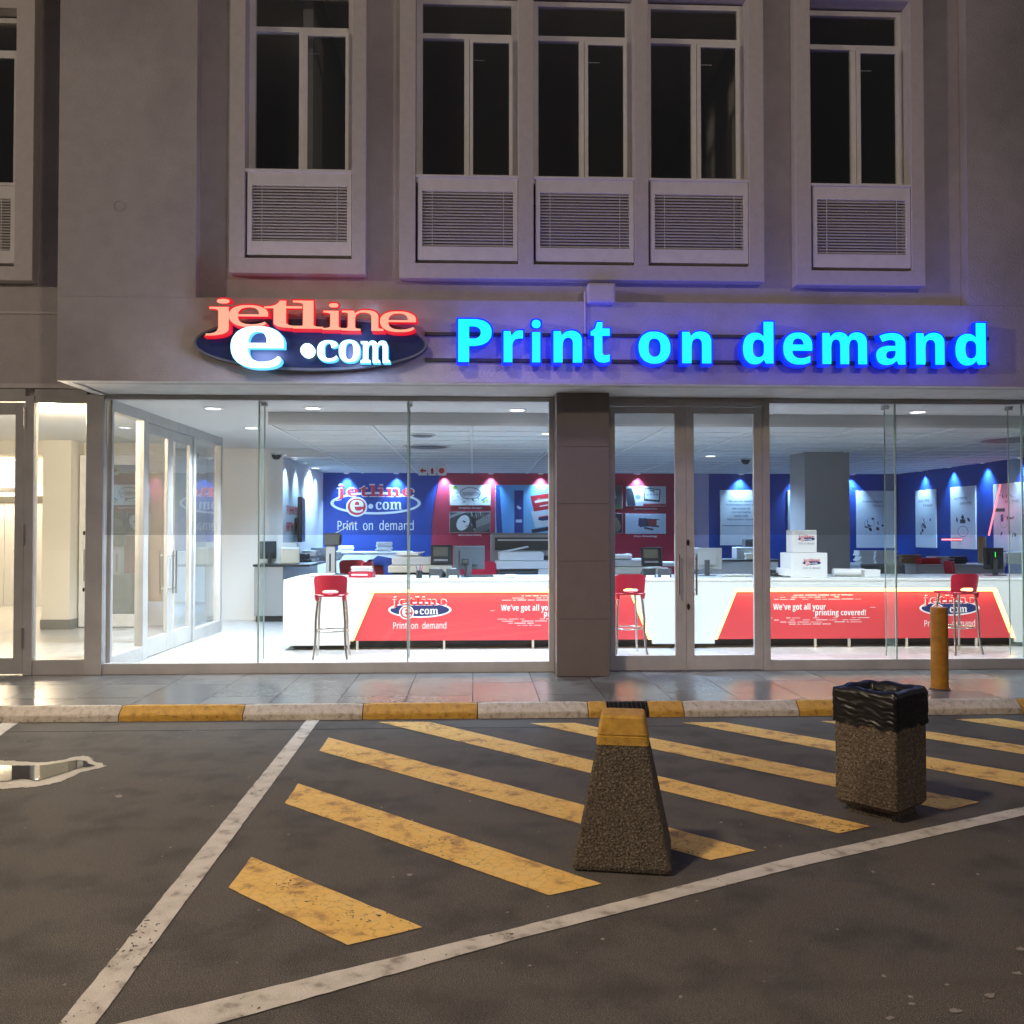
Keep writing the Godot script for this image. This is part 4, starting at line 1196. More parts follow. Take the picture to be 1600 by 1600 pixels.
# ---------------------------------------------------------------- prints and posters
func picture(w: int, h: int, bg: Color) -> Image:
	var im := Image.create(w, h, false, Image.FORMAT_RGB8)
	im.fill(bg)
	return im
func blob(im: Image, cx: float, cy: float, rx: float, ry: float, c: Color, rot := 0.0, ring := 0.0):
	for y in im.get_height():
		for x in im.get_width():
			var d := Vector2(x + 0.5 - cx, y + 0.5 - cy).rotated(rot)
			var r := Vector2(d.x / rx, d.y / ry).length()
			if r < 1.0 and r > ring: im.set_pixel(x, y, c)
func bar(im: Image, cx: float, cy: float, w: float, h: float, c: Color, rot := 0.0):
	for y in im.get_height():
		for x in im.get_width():
			var d := Vector2(x + 0.5 - cx, y + 0.5 - cy).rotated(rot)
			if absf(d.x) < w / 2 and absf(d.y) < h / 2: im.set_pixel(x, y, c)
func art(kind: String) -> Image:
	var im: Image
	var k := func(v): return Color(v, v, v)
	match kind:
		"doodle":
			im = picture(128, 64, Color(0.93, 0.94, 0.93))
			for i in 46:
				var c := Color.from_hsv(rng.randf(), 0.7, 0.75) if rng.randf() < 0.4 else Color(0.35, 0.4, 0.45)
				bar(im, rng.randf() * 128, rng.randf() * 64, rng.randf_range(2, 10), rng.randf_range(0.8, 2.2), c, rng.randf() * TAU)
			blob(im, 64, 26, 33, 19, Color(0.3, 0.36, 0.42))
			blob(im, 64, 26, 31, 17, Color(0.95, 0.96, 0.96))
			bar(im, 72, 47, 4, 12, Color(0.3, 0.36, 0.42), 0.5)
			bar(im, 108, 44, 20, 5, Color(0.2, 0.55, 0.6), 0.6)
			bar(im, 112, 50, 20, 4, Color(0.75, 0.72, 0.2), 0.6)
			bar(im, 14, 8, 14, 10, Color(0.5, 0.7, 0.2), 0.3)
			for y in 5: for x in 6: if (x + y) % 2 == 0: bar(im, 3 + x * 4, 48 + y * 4, 3, 3, Color(0.65, 0.15, 0.35))
		"monochrome":
			im = picture(128, 64, k.call(0.22))
			bar(im, 104, 34, 70, 30, k.call(0.5), 0.5)
			bar(im, 110, 50, 60, 18, k.call(0.36), 0.35)
			bar(im, 20, 8, 60, 8, k.call(0.5), 0.35)
			bar(im, 76, 26, 12, 50, k.call(0.08), 0.1)
			blob(im, 42, 34, 19, 26, k.call(0.85), -0.5)
			blob(im, 46, 30, 5, 2.5, k.call(0.1), -0.4)
			bar(im, 54, 44, 9, 2, k.call(0.2), 0.4)
			for i in 9: bar(im, 70 + i * 7, 6 + rng.randf() * 8, 3, 14, k.call(0.3 + rng.randf() * 0.4), 0.2)
		"tower":
			im = picture(128, 128, Color(0.35, 0.62, 0.85))
			for y in 128: for x in 128: im.set_pixel(x, y, Color(0.30 + 0.25 * x / 128.0, 0.58 + 0.18 * x / 128.0, 0.86))
			bar(im, 52, 76, 20, 124, Color(0.06, 0.18, 0.5))
			bar(im, 52, 60, 6, 10, Color(0.75, 0.8, 0.9), 0.78)
			bar(im, 52, 96, 14, 9, Color(0.75, 0.8, 0.9))
			bar(im, 6, 64, 12, 128, Color(0.1, 0.22, 0.5), 0.05)
			bar(im, 113, 86, 60, 46, Color(0.82, 0.85, 0.88), 0.2)
			bar(im, 112, 44, 62, 42, Color(0.72, 0.08, 0.14), 0.2)
			bar(im, 112, 40, 50, 6, Color(0.95, 0.9, 0.9), 0.2)
			bar(im, 116, 53, 36, 3, Color(0.95, 0.9, 0.9), 0.2)
			blob(im, 112, 88, 17, 6, Color(0.12, 0.12, 0.35), 0.2)
			bar(im, 108, 84, 24, 3, Color(0.75, 0.08, 0.12), 0.2)
			bar(im, 110, 118, 60, 10, Color(0.1, 0.12, 0.25), 0.2)
		"tablet":
			im = picture(128, 64, Color(0.75, 0.78, 0.8))
			bar(im, 12, 36, 26, 60, Color(0.16, 0.18, 0.22), 0.2)
			bar(im, 52, 24, 46, 50, Color(0.92, 0.94, 0.95), 0.1)
			bar(im, 84, 28, 52, 42, Color(0.2, 0.22, 0.26), -0.08)
			bar(im, 84, 26, 46, 33, Color(0.86, 0.88, 0.9), -0.08)
			bar(im, 84, 14, 14, 3, Color(0.3, 0.32, 0.4), -0.08)
			for i in 4: blob(im, 70 + i * 10, 27, 2.4, 2.4, Color(0.4, 0.45, 0.6))
			bar(im, 100, 60, 90, 8, Color(0.6, 0.2, 0.25))
			blob(im, 38, 34, 9, 8, Color(0.55, 0.6, 0.66))
		"stand":
			im = picture(128, 64, Color(0.7, 0.76, 0.84))
			bar(im, 74, 28, 66, 26, Color(0.16, 0.18, 0.28), -0.06)
			bar(im, 86, 28, 30, 20, Color(0.5, 0.18, 0.16), -0.06)
			bar(im, 104, 28, 10, 18, Color(0.75, 0.78, 0.8), -0.06)
			bar(im, 54, 28, 20, 28, Color(0.22, 0.25, 0.38), 0.1)
			bar(im, 74, 48, 30, 6, Color(0.3, 0.25, 0.2), -0.2)
			for i in 8: bar(im, 26, 14 + i * 5, 20 - (i % 3) * 5, 1, Color(0.5, 0.55, 0.65))
		"boxes":
			im = picture(32, 64, Color(0.33, 0.30, 0.28))
			bar(im, 12, 24, 20, 26, Color(0.8, 0.82, 0.84), 0.1)
			bar(im, 12, 14, 18, 4, Color(0.2, 0.2, 0.3), 0.1)
			bar(im, 16, 60, 32, 8, Color(0.25, 0.4, 0.15))
		"folder":
			im = picture(32, 64, Color(0.12, 0.12, 0.15))
			blob(im, 20, 34, 9, 27, Color(0.5, 0.42, 0.36), 0.15)
		"products":
			im = picture(96, 64, Color(0.80, 0.83, 0.86))
			for i in 9:
				var c := Color.from_hsv(0.6 + rng.randf() * 0.45, 0.5, 0.1 + rng.randf() * 0.35)
				if i % 2: blob(im, rng.randf_range(12, 84), rng.randf_range(8, 56), rng.randf_range(3, 7), rng.randf_range(3, 9), c, rng.randf() * TAU)
				else: bar(im, rng.randf_range(12, 84), rng.randf_range(8, 56), rng.randf_range(4, 14), rng.randf_range(2, 6), c, rng.randf() * TAU)
			blob(im, 30, 24, 15, 15, Color(0.62, 0.66, 0.72), 0.0, 0.9)
		"headgear":
			im = picture(96, 64, Color(0.80, 0.83, 0.86))
			bar(im, 48, 22, 26, 10, Color(0.14, 0.14, 0.2), 0.0)
			bar(im, 48, 12, 10, 12, Color(0.14, 0.14, 0.2), 0.78)
			blob(im, 20, 18, 4, 7, Color(0.2, 0.2, 0.3), 0.3)
			blob(im, 76, 18, 4, 8, Color(0.2, 0.2, 0.3), 1.0)
			blob(im, 48, 48, 26, 14, Color(0.5, 0.55, 0.65), 0.0, 0.88)
	return im
func picture_mat(kind: String) -> StandardMaterial3D:
	var m := mat(Color.WHITE, 0.5)
	m.albedo_texture = ImageTexture.create_from_image(art(kind))
	m.texture_repeat = false
	return m
func card(parent: Node3D, x0: float, y0: float, x1: float, y1: float, z: float, m: Material):     # a flat printed picture with its own uv
	var st := mb()
	var c := [[x0, y0, 0, 1], [x1, y0, 1, 1], [x1, y1, 1, 0], [x0, y0, 0, 1], [x1, y1, 1, 0], [x0, y1, 0, 0]]
	for i in [0, 2, 1, 3, 5, 4]:
		st.set_normal(Vector3(0, 0, 1))
		st.set_uv(Vector2(c[i][2], c[i][3]))
		st.add_vertex(Vector3(c[i][0], c[i][1], z))
	put("picture", st, m, parent)
func blurred_words(parent: Node3D, words: Array, x0: float, y0: float, x1: float, y1: float, z: float, m: Material):
	# print that cannot be read in the photograph: strokes of about the size and rhythm of its letters
	var total := 0.0
	for w in words: total += w + 0.8
	var u := (x1 - x0) / (total - 0.8)
	var h := y1 - y0
	var st := mb()
	var x := x0
	for w in words:
		for k in w:
			bx(st, Vector3(x + u * 0.08, y0, z), Vector3(x + u * 0.32, y1, z + 0.001))
			var lev := rng.randi_range(0, 2)
			bx(st, Vector3(x + u * 0.32, y0 + h * (0.0 + 0.41 * lev), z), Vector3(x + u * 0.85, y0 + h * (0.18 + 0.41 * lev), z + 0.001))
			if rng.randf() < 0.5: bx(st, Vector3(x + u * 0.66, y0 + h * 0.2 * rng.randi_range(0, 2), z), Vector3(x + u * 0.86, y1 - h * 0.2, z + 0.0012))
			x += u
		x += u * 0.8
	put("lettering", st, m, parent)
func poster(label: String, at: Vector3, w: float, h: float, turn := 0.0, board: Material = null) -> Node3D:
	var p := thing("wall_poster", label, "poster", at, turn, "posters on the shop walls")
	box("board", Vector3(0, 0, 0.002), Vector3(w, h, 0.025), board if board else M.poster, p, 0.002)
	return p
func shop_walls_print():
	var z := ZB + 0.018
	# big logo on the blue wall
	var bl := thing("wall_logo", "large red and white oval logo painted on the blue back wall", "logo", Vector3(X(587, ZB), Y(785, ZB), ZB + 0.003))
	print_logo(bl, 0, 0, 70.0 / F * (CO.z - ZB), 0.0, M.print_white, M.wall_blue)
	# pictures on the red wall
	var red := [["poster of colourful doodles round a speech bubble on the red wall", 703, 758, 766.5, 789.5, "doodle", "Graphic Design"], ["black and white poster of a pale mask on the red wall", 702.5, 800, 766, 832, "monochrome", "Black & White Printing"], ["large blue poster with a tall banner and red leaflets", 774, 758, 864, 833, "tower", ""], ["poster of a tablet on a desk on the red wall", 978, 760, 1040, 791, "tablet", "Brand Management Portal"], ["poster of a dark exhibition stand on the red wall", 977, 803, 1040, 834, "stand", "Flex Printing"], ["dark poster with a pale carton beside the tablet poster", 940, 759, 972, 795, "boxes", ""], ["dark poster with a brown folder beside the stand poster", 940, 802, 972, 833, "folder", ""]]
	for q in red:
		var a := P(q[1], q[4], z)
		var b := P(q[3], q[2], z)
		var p := poster(q[0], a, b.x - a.x, b.y - a.y)
		card(p, 0.004, 0.004, b.x - a.x - 0.004, b.y - a.y - 0.004, 0.0262, picture_mat(q[5]))
		if q[6]:
			var w := b.x - a.x
			text(p, q[6], w * 0.22, -0.085, w * 0.78, -0.035, -0.002, M.print_white, sansb, 0.002)
		if q[5] == "doodle": text(p, "INSPIRATION", 0.26, 0.21, 0.66, 0.29, 0.0264, M.print_grey, sansb, 0.001)
		if q[5] == "tower": text(p, "STAY FRONT", 0.93, 0.7, 1.2, 0.76, 0.0264, M.print_white, sansb, 0.001)
	# text boards on the blue wall
	var blue := [["white text board on the blue wall beside the lilac wall strip", 1125, 766, 1190, 852, ["We are the leaders", "in packaging boxes and", "the driver of", "your packaging", "needs with", "high quality results"]], ["white text board on the blue wall partly hidden by the grey column", 1231, 766, 1300, 852, [[4, 3, 6], [5, 6, 2], [9, 3], [3, 6], [4, 3, 5], [7]]]]
	for q in blue:
		var a := P(q[1], q[4], ZB)
		var b := P(q[3], q[2], ZB)
		var p := poster(q[0], a, b.x - a.x, b.y - a.y)
		var W := b.x - a.x
		var H := b.y - a.y
		for i in 6:
			if q[5][i] is Array:
				var n: float = q[5][i].reduce(func(x, y): return x + y + 1) * 0.031
				blurred_words(p, q[5][i], W / 2 - n / 2, H - 0.265 - i * 0.082, W / 2 + n / 2, H - 0.23 - i * 0.082, 0.0253, M.print_grey)
				continue
			var s: String = q[5][i]
			var w := s.length() * 0.031
			text(p, s, W / 2 - w / 2, H - 0.27 - i * 0.082, W / 2 + w / 2, H - 0.22 - i * 0.082, 0.0255, M.print_grey, sansb, 0.001)
		box("skyline_print", Vector3(0.05, H - 0.8, 0.025), Vector3(W - 0.05, H - 0.785, 0.0262), M.print_grey, p)
	var a := P(1338, 856, ZB)
	var b := P(1398, 767, ZB)
	var p := poster("white board with small product pictures on the blue back wall", a, b.x - a.x, b.y - a.y)
	text(p, "Custom Display", 0.15, 1.0, 0.6, 1.065, 0.0255, M.print_grey, sansb, 0.001)
	text(p, "Solutions", 0.38, 0.92, 0.66, 0.98, 0.0255, M.print_grey, sans, 0.001)
	card(p, 0.06, 0.28, 0.8, 0.72, 0.0256, picture_mat("products"))
	# boards on the blue side wall
	var k := 0
	for q in [[1431, 1463, 767, 855, "products", [7, 5], [5], "white board with tilted product pictures on the blue side wall"], [1486, 1525, 762, 857, "headgear", [9], [7], "white board with a dark cap picture on the blue side wall"], [1553, 1601, 757, 860, "products", [4], [3, 4], "widest white board on the blue side wall"]]:
		var r0 := ray(q[0], 830)
		var r1 := ray(q[1], 830)
		var z0 := CO.z + r0.z * (9.48 / r0.x)
		var z1 := CO.z + r1.z * (9.48 / r1.x)
		var rr := ray(q[0], q[3])
		var yb := CO.y + rr.y * (9.48 / rr.x)
		rr = ray(q[0], q[2])
		var yt := CO.y + rr.y * (9.48 / rr.x)
		var W := z1 - z0
		p = poster(q[7], Vector3(9.498, yb, z0), W, yt - yb, -PI / 2)
		var H := yt - yb
		blurred_words(p, q[5], W * 0.15, H - 0.25, W * 0.7, H - 0.2, 0.0253, M.print_grey)
		blurred_words(p, q[6], W * 0.4, H - 0.35, W * 0.85, H - 0.3, 0.0253, M.print_grey)
		card(p, W * 0.1, H * 0.18, W * 0.9, H * 0.58, 0.0256, picture_mat(q[4]))
		k += 1
	# red letters and figure on the white side wall
	var wd := thing("wall_lettering", "red printed words on the white side wall of the shop", "lettering", Vector3(-3.298, 1.65, -6.3), PI / 2)
	blurred_words(wd, [3, 7, 9], 0.1, 0.3, 1.5, 0.46, 0.0005, M.print_red)
	blurred_words(wd, [8, 8], 0.1, 0.0, 1.5, 0.16, 0.0005, M.print_red)
	# lights washing the walls
	var cw := Color(0.62, 0.82, 1.0)
	for q in [[541, 740], [619, 738], [694, 745], [767, 742], [845, 742], [921, 744], [997, 745], [1158, 740], [1247, 738], [1333, 738]]:
		var x := X(q[0], ZB + 0.11)
		var onred: bool = q[0] > 680 and q[0] < 1010
		washer("small ceiling spotlight aimed at the red back wall" if onred else "small ceiling spotlight aimed at the blue back wall", Vector3(x, CT, ZB + 0.11), Vector3(x, 2.0, ZB + 0.02), cw, 9.0)
	for px in [1432, 1476, 1528, 1586]:
		var r := ray(px, 830)
		washer("small ceiling spotlight aimed at the blue side wall", Vector3(9.39, CT, CO.z + r.z * (9.3 / r.x)), Vector3(9.48, 2.0, CO.z + r.z * (9.3 / r.x)), cw, 9.0)
	for px in [437, 454, 470, 486, 500]:
		var r := ray(px, 830)
		var zz := CO.z + r.z * (-3.2 / r.x)
		washer("small ceiling spotlight aimed at the white side wall", Vector3(-3.12, CT, zz), Vector3(-3.3, 1.6, zz), cw, 4.0)
func washer(label: String, at: Vector3, aim: Vector3, c: Color, e: float):
	var o := thing("wall_washer_light", label, "spotlight", at, 0.0, label.replace("small ceiling spotlight", "small spotlights"))
	var st := mb()
	lathe(st, [Vector2(0.035, -0.02), Vector2(0.055, -0.02), Vector2(0.06, 0.0)], Vector3.ZERO, 16)
	put("trim_ring", st, M.tbar, o)
	st = mb()
	lathe(st, [Vector2(0, -0.016), Vector2(0.036, -0.016)], Vector3.ZERO, 16)
	put("lamp_disc", st, M.lamp_cool, o)
	spot(o, Vector3(0, -0.03, 0), aim - at, c, e, 46.0, 1.0, 0.03)

# ---------------------------------------------------------------- shop furniture
func shell_back(st: SurfaceTool, w0: float, w1: float, h: float, curve: float, slot: bool, lean: float):
	# a moulded plastic backrest: curved in plan, rounded corners, an oval hand slot low down
	var nu := 36
	var nv := 24
	var f := func(u: float, v: float, o: float) -> Vector3:
		var hw := lerpf(w0, w1, v)
		if v > 0.72: hw *= lerpf(1.0, sqrt(max(0.0, 1.0 - pow((v - 0.72) / 0.28, 4.0))), 0.2)
		var x := u * hw
		return Vector3(x, v * h - pow(absf(u), 6.0) * 0.012 * v, -curve * u * u + lean * v + o)
	for s in [0.0, -0.014]:
		for i in nu:
			for j in nv:
				var u0 := i / float(nu) * 2 - 1
				var u1 := (i + 1) / float(nu) * 2 - 1
				var v0 := j / float(nv)
				var v1 := (j + 1) / float(nv)
				if slot and pow((u0 + u1) / 2 / 0.52, 2) + pow(((v0 + v1) / 2 - 0.2) / 0.1, 2) < 1.0: continue
				var n := Vector3(-2.0 * curve * (u0 + u1) / 2 / w1, 0, -1 if s < 0 else 1).normalized()
				n.x *= -1 if s == 0.0 else 1
				quad(st, f.call(u0, v0, s), f.call(u1, v0, s), f.call(u1, v1, s), f.call(u0, v1, s), n)
	for k in 2 * (nu + nv):
		var a := Vector2.ZERO
		var b := Vector2.ZERO
		if k < nu: a = Vector2(k, 0); b = Vector2(k + 1, 0)
		elif k < nu + nv: a = Vector2(nu, k - nu); b = Vector2(nu, k - nu + 1)
		elif k < 2 * nu + nv: a = Vector2(2 * nu + nv - k, nv); b = a - Vector2(1, 0)
		else: a = Vector2(0, 2 * (nu + nv) - k); b = a - Vector2(0, 1)
		var ua := Vector2(a.x / nu * 2 - 1, a.y / nv)
		var ub := Vector2(b.x / nu * 2 - 1, b.y / nv)
		quadc(st, f.call(ua.x, ua.y, 0.0), f.call(ub.x, ub.y, 0.0), f.call(ub.x, ub.y, -0.014), f.call(ua.x, ua.y, -0.014), Vector3(0, h / 2, -0.007))
func stool(label: String, at: Vector3, turn: float):
	var o := thing("bar_stool", label, "bar stool", at, turn, "red bar stools at the counter")
	var st := mb()
	shell_back(st, 0.185, 0.2, 0.25, 0.07, true, 0.03)
	var b := put("backrest", st, M.red_plastic, o, Vector3(0, 0.755, 0.2))
	st = mb()
	bx(st, Vector3(-0.19, 0.745, -0.2), Vector3(0.19, 0.775, 0.19), 0.012)
	put("seat", st, M.red_plastic, o)
	for sx in [-1.0, 1.0]:
		st = mb()
		tube(st, [Vector3(sx * 0.165, 0.77, 0.165), Vector3(sx * 0.155, 0.7, 0.165)], [0.028, 0.02], 10)
		put("leg_socket", st, M.red_plastic, o)
		for sz in [-1.0, 1.0]:
			st = mb()
			tube(st, [Vector3(sx * 0.145, 0.75, sz * 0.14), Vector3(sx * 0.16, 0.62, sz * 0.155), Vector3(sx * 0.172, 0.46, sz * 0.168), Vector3(sx * 0.172, 0.3, sz * 0.17), Vector3(sx * 0.18, 0.14, sz * 0.185), Vector3(sx * 0.2, 0.0, sz * 0.21)], 0.015, 10)
			put("leg", st, M.chrome, o)
	var ring := []
	for k in 28:
		var a := TAU * k / 28
		ring.append(Vector3(0.2 * cos(a), 0.33, 0.2 * sin(a)))
	st = mb()
	tube(st, ring, 0.01, 8, true)
	put("foot_ring", st, M.chrome, o)
func office_chair(label: String, at: Vector3, turn: float, m: Material):
	var o := thing("office_chair", label, "office chair", at, turn)
	var st := mb()
	shell_back(st, 0.19, 0.23, 0.55, 0.06, false, -0.06)
	put("backrest", st, m, o, Vector3(0, 0.52, -0.2))
	st = mb()
	bx(st, Vector3(-0.24, 0.44, -0.22), Vector3(0.24, 0.51, 0.25), 0.025)
	put("seat", st, m, o)
	st = mb()
	cyl(st, Vector3(0, 0.08, 0), Vector3(0, 0.44, 0), 0.028, 12)
	put("column", st, M.charcoal, o)
	st = mb()
	tube(st, [Vector3(0, 0.42, -0.1), Vector3(0, 0.42, -0.26), Vector3(0, 0.7, -0.25)], 0.02, 8)
	put("back_bracket", st, M.charcoal, o)
	for k in 5:
		var d := Vector3(cos(TAU * k / 5), 0, sin(TAU * k / 5))
		st = mb()
		tube(st, [Vector3(0, 0.11, 0), d * 0.28 + Vector3(0, 0.07, 0)], [0.025, 0.016], 8)
		cyl(st, d * 0.27 + Vector3(-0.02, 0.03, 0), d * 0.27 + Vector3(0.02, 0.03, 0), 0.03, 12)
		put("base_leg", st, M.charcoal, o)
func monitor(label: String, at: Vector3, w: float, h: float, turn: float, m: Material, front := false):
	var o := thing("computer_monitor", label, "monitor", at, turn)
	var lift := 0.09
	box("housing", Vector3(-w / 2, lift, -0.02), Vector3(w / 2, lift + h, 0.012), m, o, 0.008)
	var st := mb()
	var r := PackedVector2Array([Vector2(-w * 0.3, lift + h * 0.2), Vector2(w * 0.3, lift + h * 0.2), Vector2(w * 0.3, lift + h * 0.8), Vector2(-w * 0.3, lift + h * 0.8)])
	prism(st, r, 0.0115, 0.035)
	put("back_bulge", st, m, o)
	box("neck", Vector3(-0.035, 0.008, 0.02), Vector3(0.035, lift + h * 0.45, 0.05), M.charcoal, o, 0.006)
	box("foot", Vector3(-0.12, 0, -0.06), Vector3(0.12, 0.012, 0.12), M.charcoal, o, 0.005)
	box("screen", Vector3(-w / 2 + 0.015, lift + 0.015, -0.0215), Vector3(w / 2 - 0.015, lift + h - 0.015, -0.0202), M.monitor_screen, o)
	return o
func copier(label: String, at: Vector3, w: float, h: float, d: float, body: Material, panel: int, drawers: int):
	var o := thing("photocopier", label, "photocopier", at)
	var st := mb()
	box("cabinet", Vector3(-w / 2, 0, -d), Vector3(w / 2, h * 0.62, 0), body, o, 0.012)
	for k in drawers:
		var y0 := 0.06 + k * (h * 0.58 - 0.06) / drawers
		var y1 := 0.06 + (k + 1) * (h * 0.58 - 0.06) / drawers - 0.012
		var dr := box("drawer", Vector3(-w / 2 + 0.015, y0, 0), Vector3(w / 2 - 0.015, y1, 0.014), body, o, 0.004)
		box("drawer_handle", Vector3(-0.12, y1 - 0.035, 0.013), Vector3(0.12, y1 - 0.015, 0.024), M.charcoal, dr)
	box("output_bay", Vector3(-w / 2 + 0.06, h * 0.62, -d + 0.04), Vector3(w / 2 - 0.3 * w, h * 0.76, -0.05), M.charcoal, o, 0.006)
	box("side_tower", Vector3(w * 0.2, h * 0.62, -d + 0.02), Vector3(w / 2, h * 0.78, -0.02), body, o, 0.01)
	box("scanner_bed", Vector3(-w / 2, h * 0.78, -d), Vector3(w / 2, h * 0.88, -0.01), body, o, 0.012)
	box("document_feeder", Vector3(-w / 2 + 0.05, h * 0.88, -d + 0.03), Vector3(w * 0.3, h, -0.1), M.light_grey, o, 0.02)
	st = mb()
	prism(st, PackedVector2Array([Vector2(-w * 0.38, h * 0.99), Vector2(w * 0.05, h * 1.06), Vector2(w * 0.05, h * 1.075), Vector2(-w * 0.38, h * 1.005)]), -d + 0.08, -0.16)
	put("paper_tray", st, M.light_grey, o)
	if panel != 0:
		var p := node("control_panel", o, Vector3(w * 0.34 * panel, h * 0.9, -0.02))
		p.rotation.x = -0.35
		box("panel_housing", Vector3(-0.17, 0, -0.03), Vector3(0.17, 0.32, 0.01), M.black, p, 0.012)
		box("touch_screen", Vector3(-0.13, 0.13, 0.01), Vector3(0.1, 0.28, 0.0125), M.screen, p)
		box("key_row", Vector3(-0.12, 0.05, 0.01), Vector3(0.1, 0.08, 0.014), M.grey_plastic, p)
	return o
func stack(n: String, label: String, cat: String, at: Vector3, w: float, d: float, sheets: int, th: float, m: Material, jit := 0.012):
	var o := thing(n, label, cat, at, rng.randf_range(-0.2, 0.2))
	for k in sheets:
		var j := Vector3(rng.randf_range(-jit, jit), k * th, rng.randf_range(-jit, jit))
		box("sheaf", j + Vector3(-w / 2, 0, -d / 2), j + Vector3(w / 2, th - 0.001, d / 2), m, o, 0.001)
	return o
func desk(label: String, at: Vector3, w: float, h: float, d: float, m: Material, topm: Material):
	var o := thing("work_desk", label, "desk", at)
	box("desk_top", Vector3(-w / 2 - 0.02, h - 0.035, -d), Vector3(w / 2 + 0.02, h, 0.02), topm, o, 0.004)
	box("modesty_panel", Vector3(-w / 2 + 0.03, 0.05, -0.02), Vector3(w / 2 - 0.03, h - 0.036, 0.0), m, o)
	for s in [-1.0, 1.0]: box("side_panel", Vector3(s * w / 2 - 0.03 * float(s > 0), 0, -d + 0.02), Vector3(s * w / 2 + 0.03 * float(s < 0), h - 0.036, 0.002), m, o)
	return o
func W9(px: float, py: float) -> Vector3:      # on a plane just in front of the right side wall
	var r := ray(px, py)
	return CO + r * (9.3 / r.x)
func at_px(px: float, z: float, y: float) -> Vector3:
	return Vector3(X(px, z), y, z)

func shop_things():
	var fl := 0.12
	stool("red bar stool in front of the white counter end beside the red panel", Vector3(X(518, -1.2), fl, -1.25), 0.05)
	stool("red bar stool seen through the glass double door", Vector3(X(980, -1.35), fl, -1.4), 0.12)
	stool("red bar stool behind the yellow bollard", Vector3(X(1497, -1.3), fl, -1.35), 0.2)
	# on the counter
	monitor("black monitor with its back to the window beside the card machines", at_px(733, -2.95, CY), 0.44, 0.33, 0.1, M.charcoal)
	monitor("grey wide monitor on the counter behind the glass door", at_px(1104, -2.8, CY), 0.42, 0.30, -0.15, M.grey_plastic)
	var m3 = monitor("square black monitor with a green light on its back", at_px(1552, -2.7, CY), 0.3, 0.30, 0.1, M.black)
	box("power_light", Vector3(-0.002, 0.26, 0.0352), Vector3(0.006, 0.33, 0.037), M.green_led, m3)
	var tm := [[684, "grey card machine on the counter beside the black monitor"], [708, "low grey card machine against the black monitor"], [1012, "small dark card machine behind the glass door"], [1038, "larger grey card machine behind the glass door"]]
	for q in tm:
		var o := thing("card_machine", q[1], "card machine", at_px(q[0], -2.45, CY), rng.randf_range(-0.4, 0.4), "card machines on the counter")
		var st := mb()
		prism(st, PackedVector2Array([Vector2(-0.1, 0), Vector2(0.09, 0), Vector2(0.09, 0.05), Vector2(-0.06, 0.12), Vector2(-0.1, 0.12)]), -0.085, 0.085, Transform3D(Basis(Vector3.UP, PI / 2), Vector3.ZERO))
		put("body", st, M.charcoal if q[0] != 1012 else M.black, o)
		box("receipt_roll", Vector3(-0.05, 0.1, 0.0), Vector3(0.05, 0.13, 0.08), M.grey_plastic, o, 0.01)
		box("slip", Vector3(-0.05, 0.0, 0.1), Vector3(0.06, 0.03, 0.13), M.paper, o, 0.002)
	var cm := thing("camera_stand", "thin black desk stand carrying a small camera", "camera stand", at_px(727, -2.5, CY))
	var st := mb()
	cyl(st, Vector3(0, 0, 0), Vector3(0, 0.2, 0), 0.012, 10)
	put("post", st, M.black, cm)
	box("camera_body", Vector3(-0.055, 0.17, -0.03), Vector3(0.055, 0.26, 0.03), M.black, cm, 0.01)
	box("camera_window", Vector3(-0.03, 0.2, 0.03), Vector3(0.03, 0.235, 0.032), M.screen, cm)
	box("foot", Vector3(-0.06, 0, -0.05), Vector3(0.06, 0.012, 0.05), M.black, cm, 0.004)
	var rb := thing("red_tray", "red printed tray holding a white stack of paper", "tray", at_px(566, -2.55, CY), -0.1)
	box("tray_box", Vector3(-0.16, 0, -0.12), Vector3(0.16, 0.075, 0.12), M.red_plastic, rb, 0.004)
	box("tray_print", Vector3(-0.12, 0.03, 0.12), Vector3(0.1, 0.05, 0.1215), M.print_white, rb)
	stack("paper_stack", "white paper stack lying in the red tray", "paper stack", at_px(566, -2.56, CY + 0.077), 0.27, 0.2, 6, 0.012, M.paper)
	var bb := thing("logo_box", "large white logo box under a smaller one", "box", at_px(1255, -2.45, CY), 0.06, "white logo boxes on the counter")
	box("carton", Vector3(-0.25, 0, -0.2), Vector3(0.25, 0.33, 0.2), M.paper, bb, 0.004)
	box("side_flap", Vector3(-0.32, 0.02, -0.16), Vector3(-0.252, 0.12, 0.16), M.paper, bb, 0.002)
	print_logo(bb, 0.03, 0.2, 0.14, 0.2005, M.print_grey, M.print_navy)
	var b2 := thing("logo_box", "smaller white logo box on top of a larger one", "box", at_px(1252, -2.47, CY + 0.331), -0.03, "white logo boxes on the counter")
	box("carton", Vector3(-0.165, 0, -0.15), Vector3(0.165, 0.31, 0.15), M.paper, b2, 0.012)
	print_logo(b2, 0.02, 0.19, 0.125, 0.1505, M.print_grey, M.print_navy)
	var rl := thing("paper_roll", "fat white paper roll lying on the counter", "paper roll", at_px(1328, -2.5, CY))
	st = mb()
	cyl(st, Vector3(-0.24, 0.055, 0), Vector3(0.18, 0.055, 0.02), 0.055, 20)
	put("roll", st, M.paper, rl)
	var wb := thing("white_carton", "small bright white carton beside the paper roll", "box", at_px(1359, -2.4, CY))
	box("carton", Vector3(-0.11, 0, -0.08), Vector3(0.11, 0.1, 0.08), M.paper, wb, 0.005)
	stack("loose_paper", "loose white sheets spread on the counter below the boxes", "paper", at_px(1320, -2.12, CY), 0.3, 0.2, 3, 0.003, M.paper, 0.09)
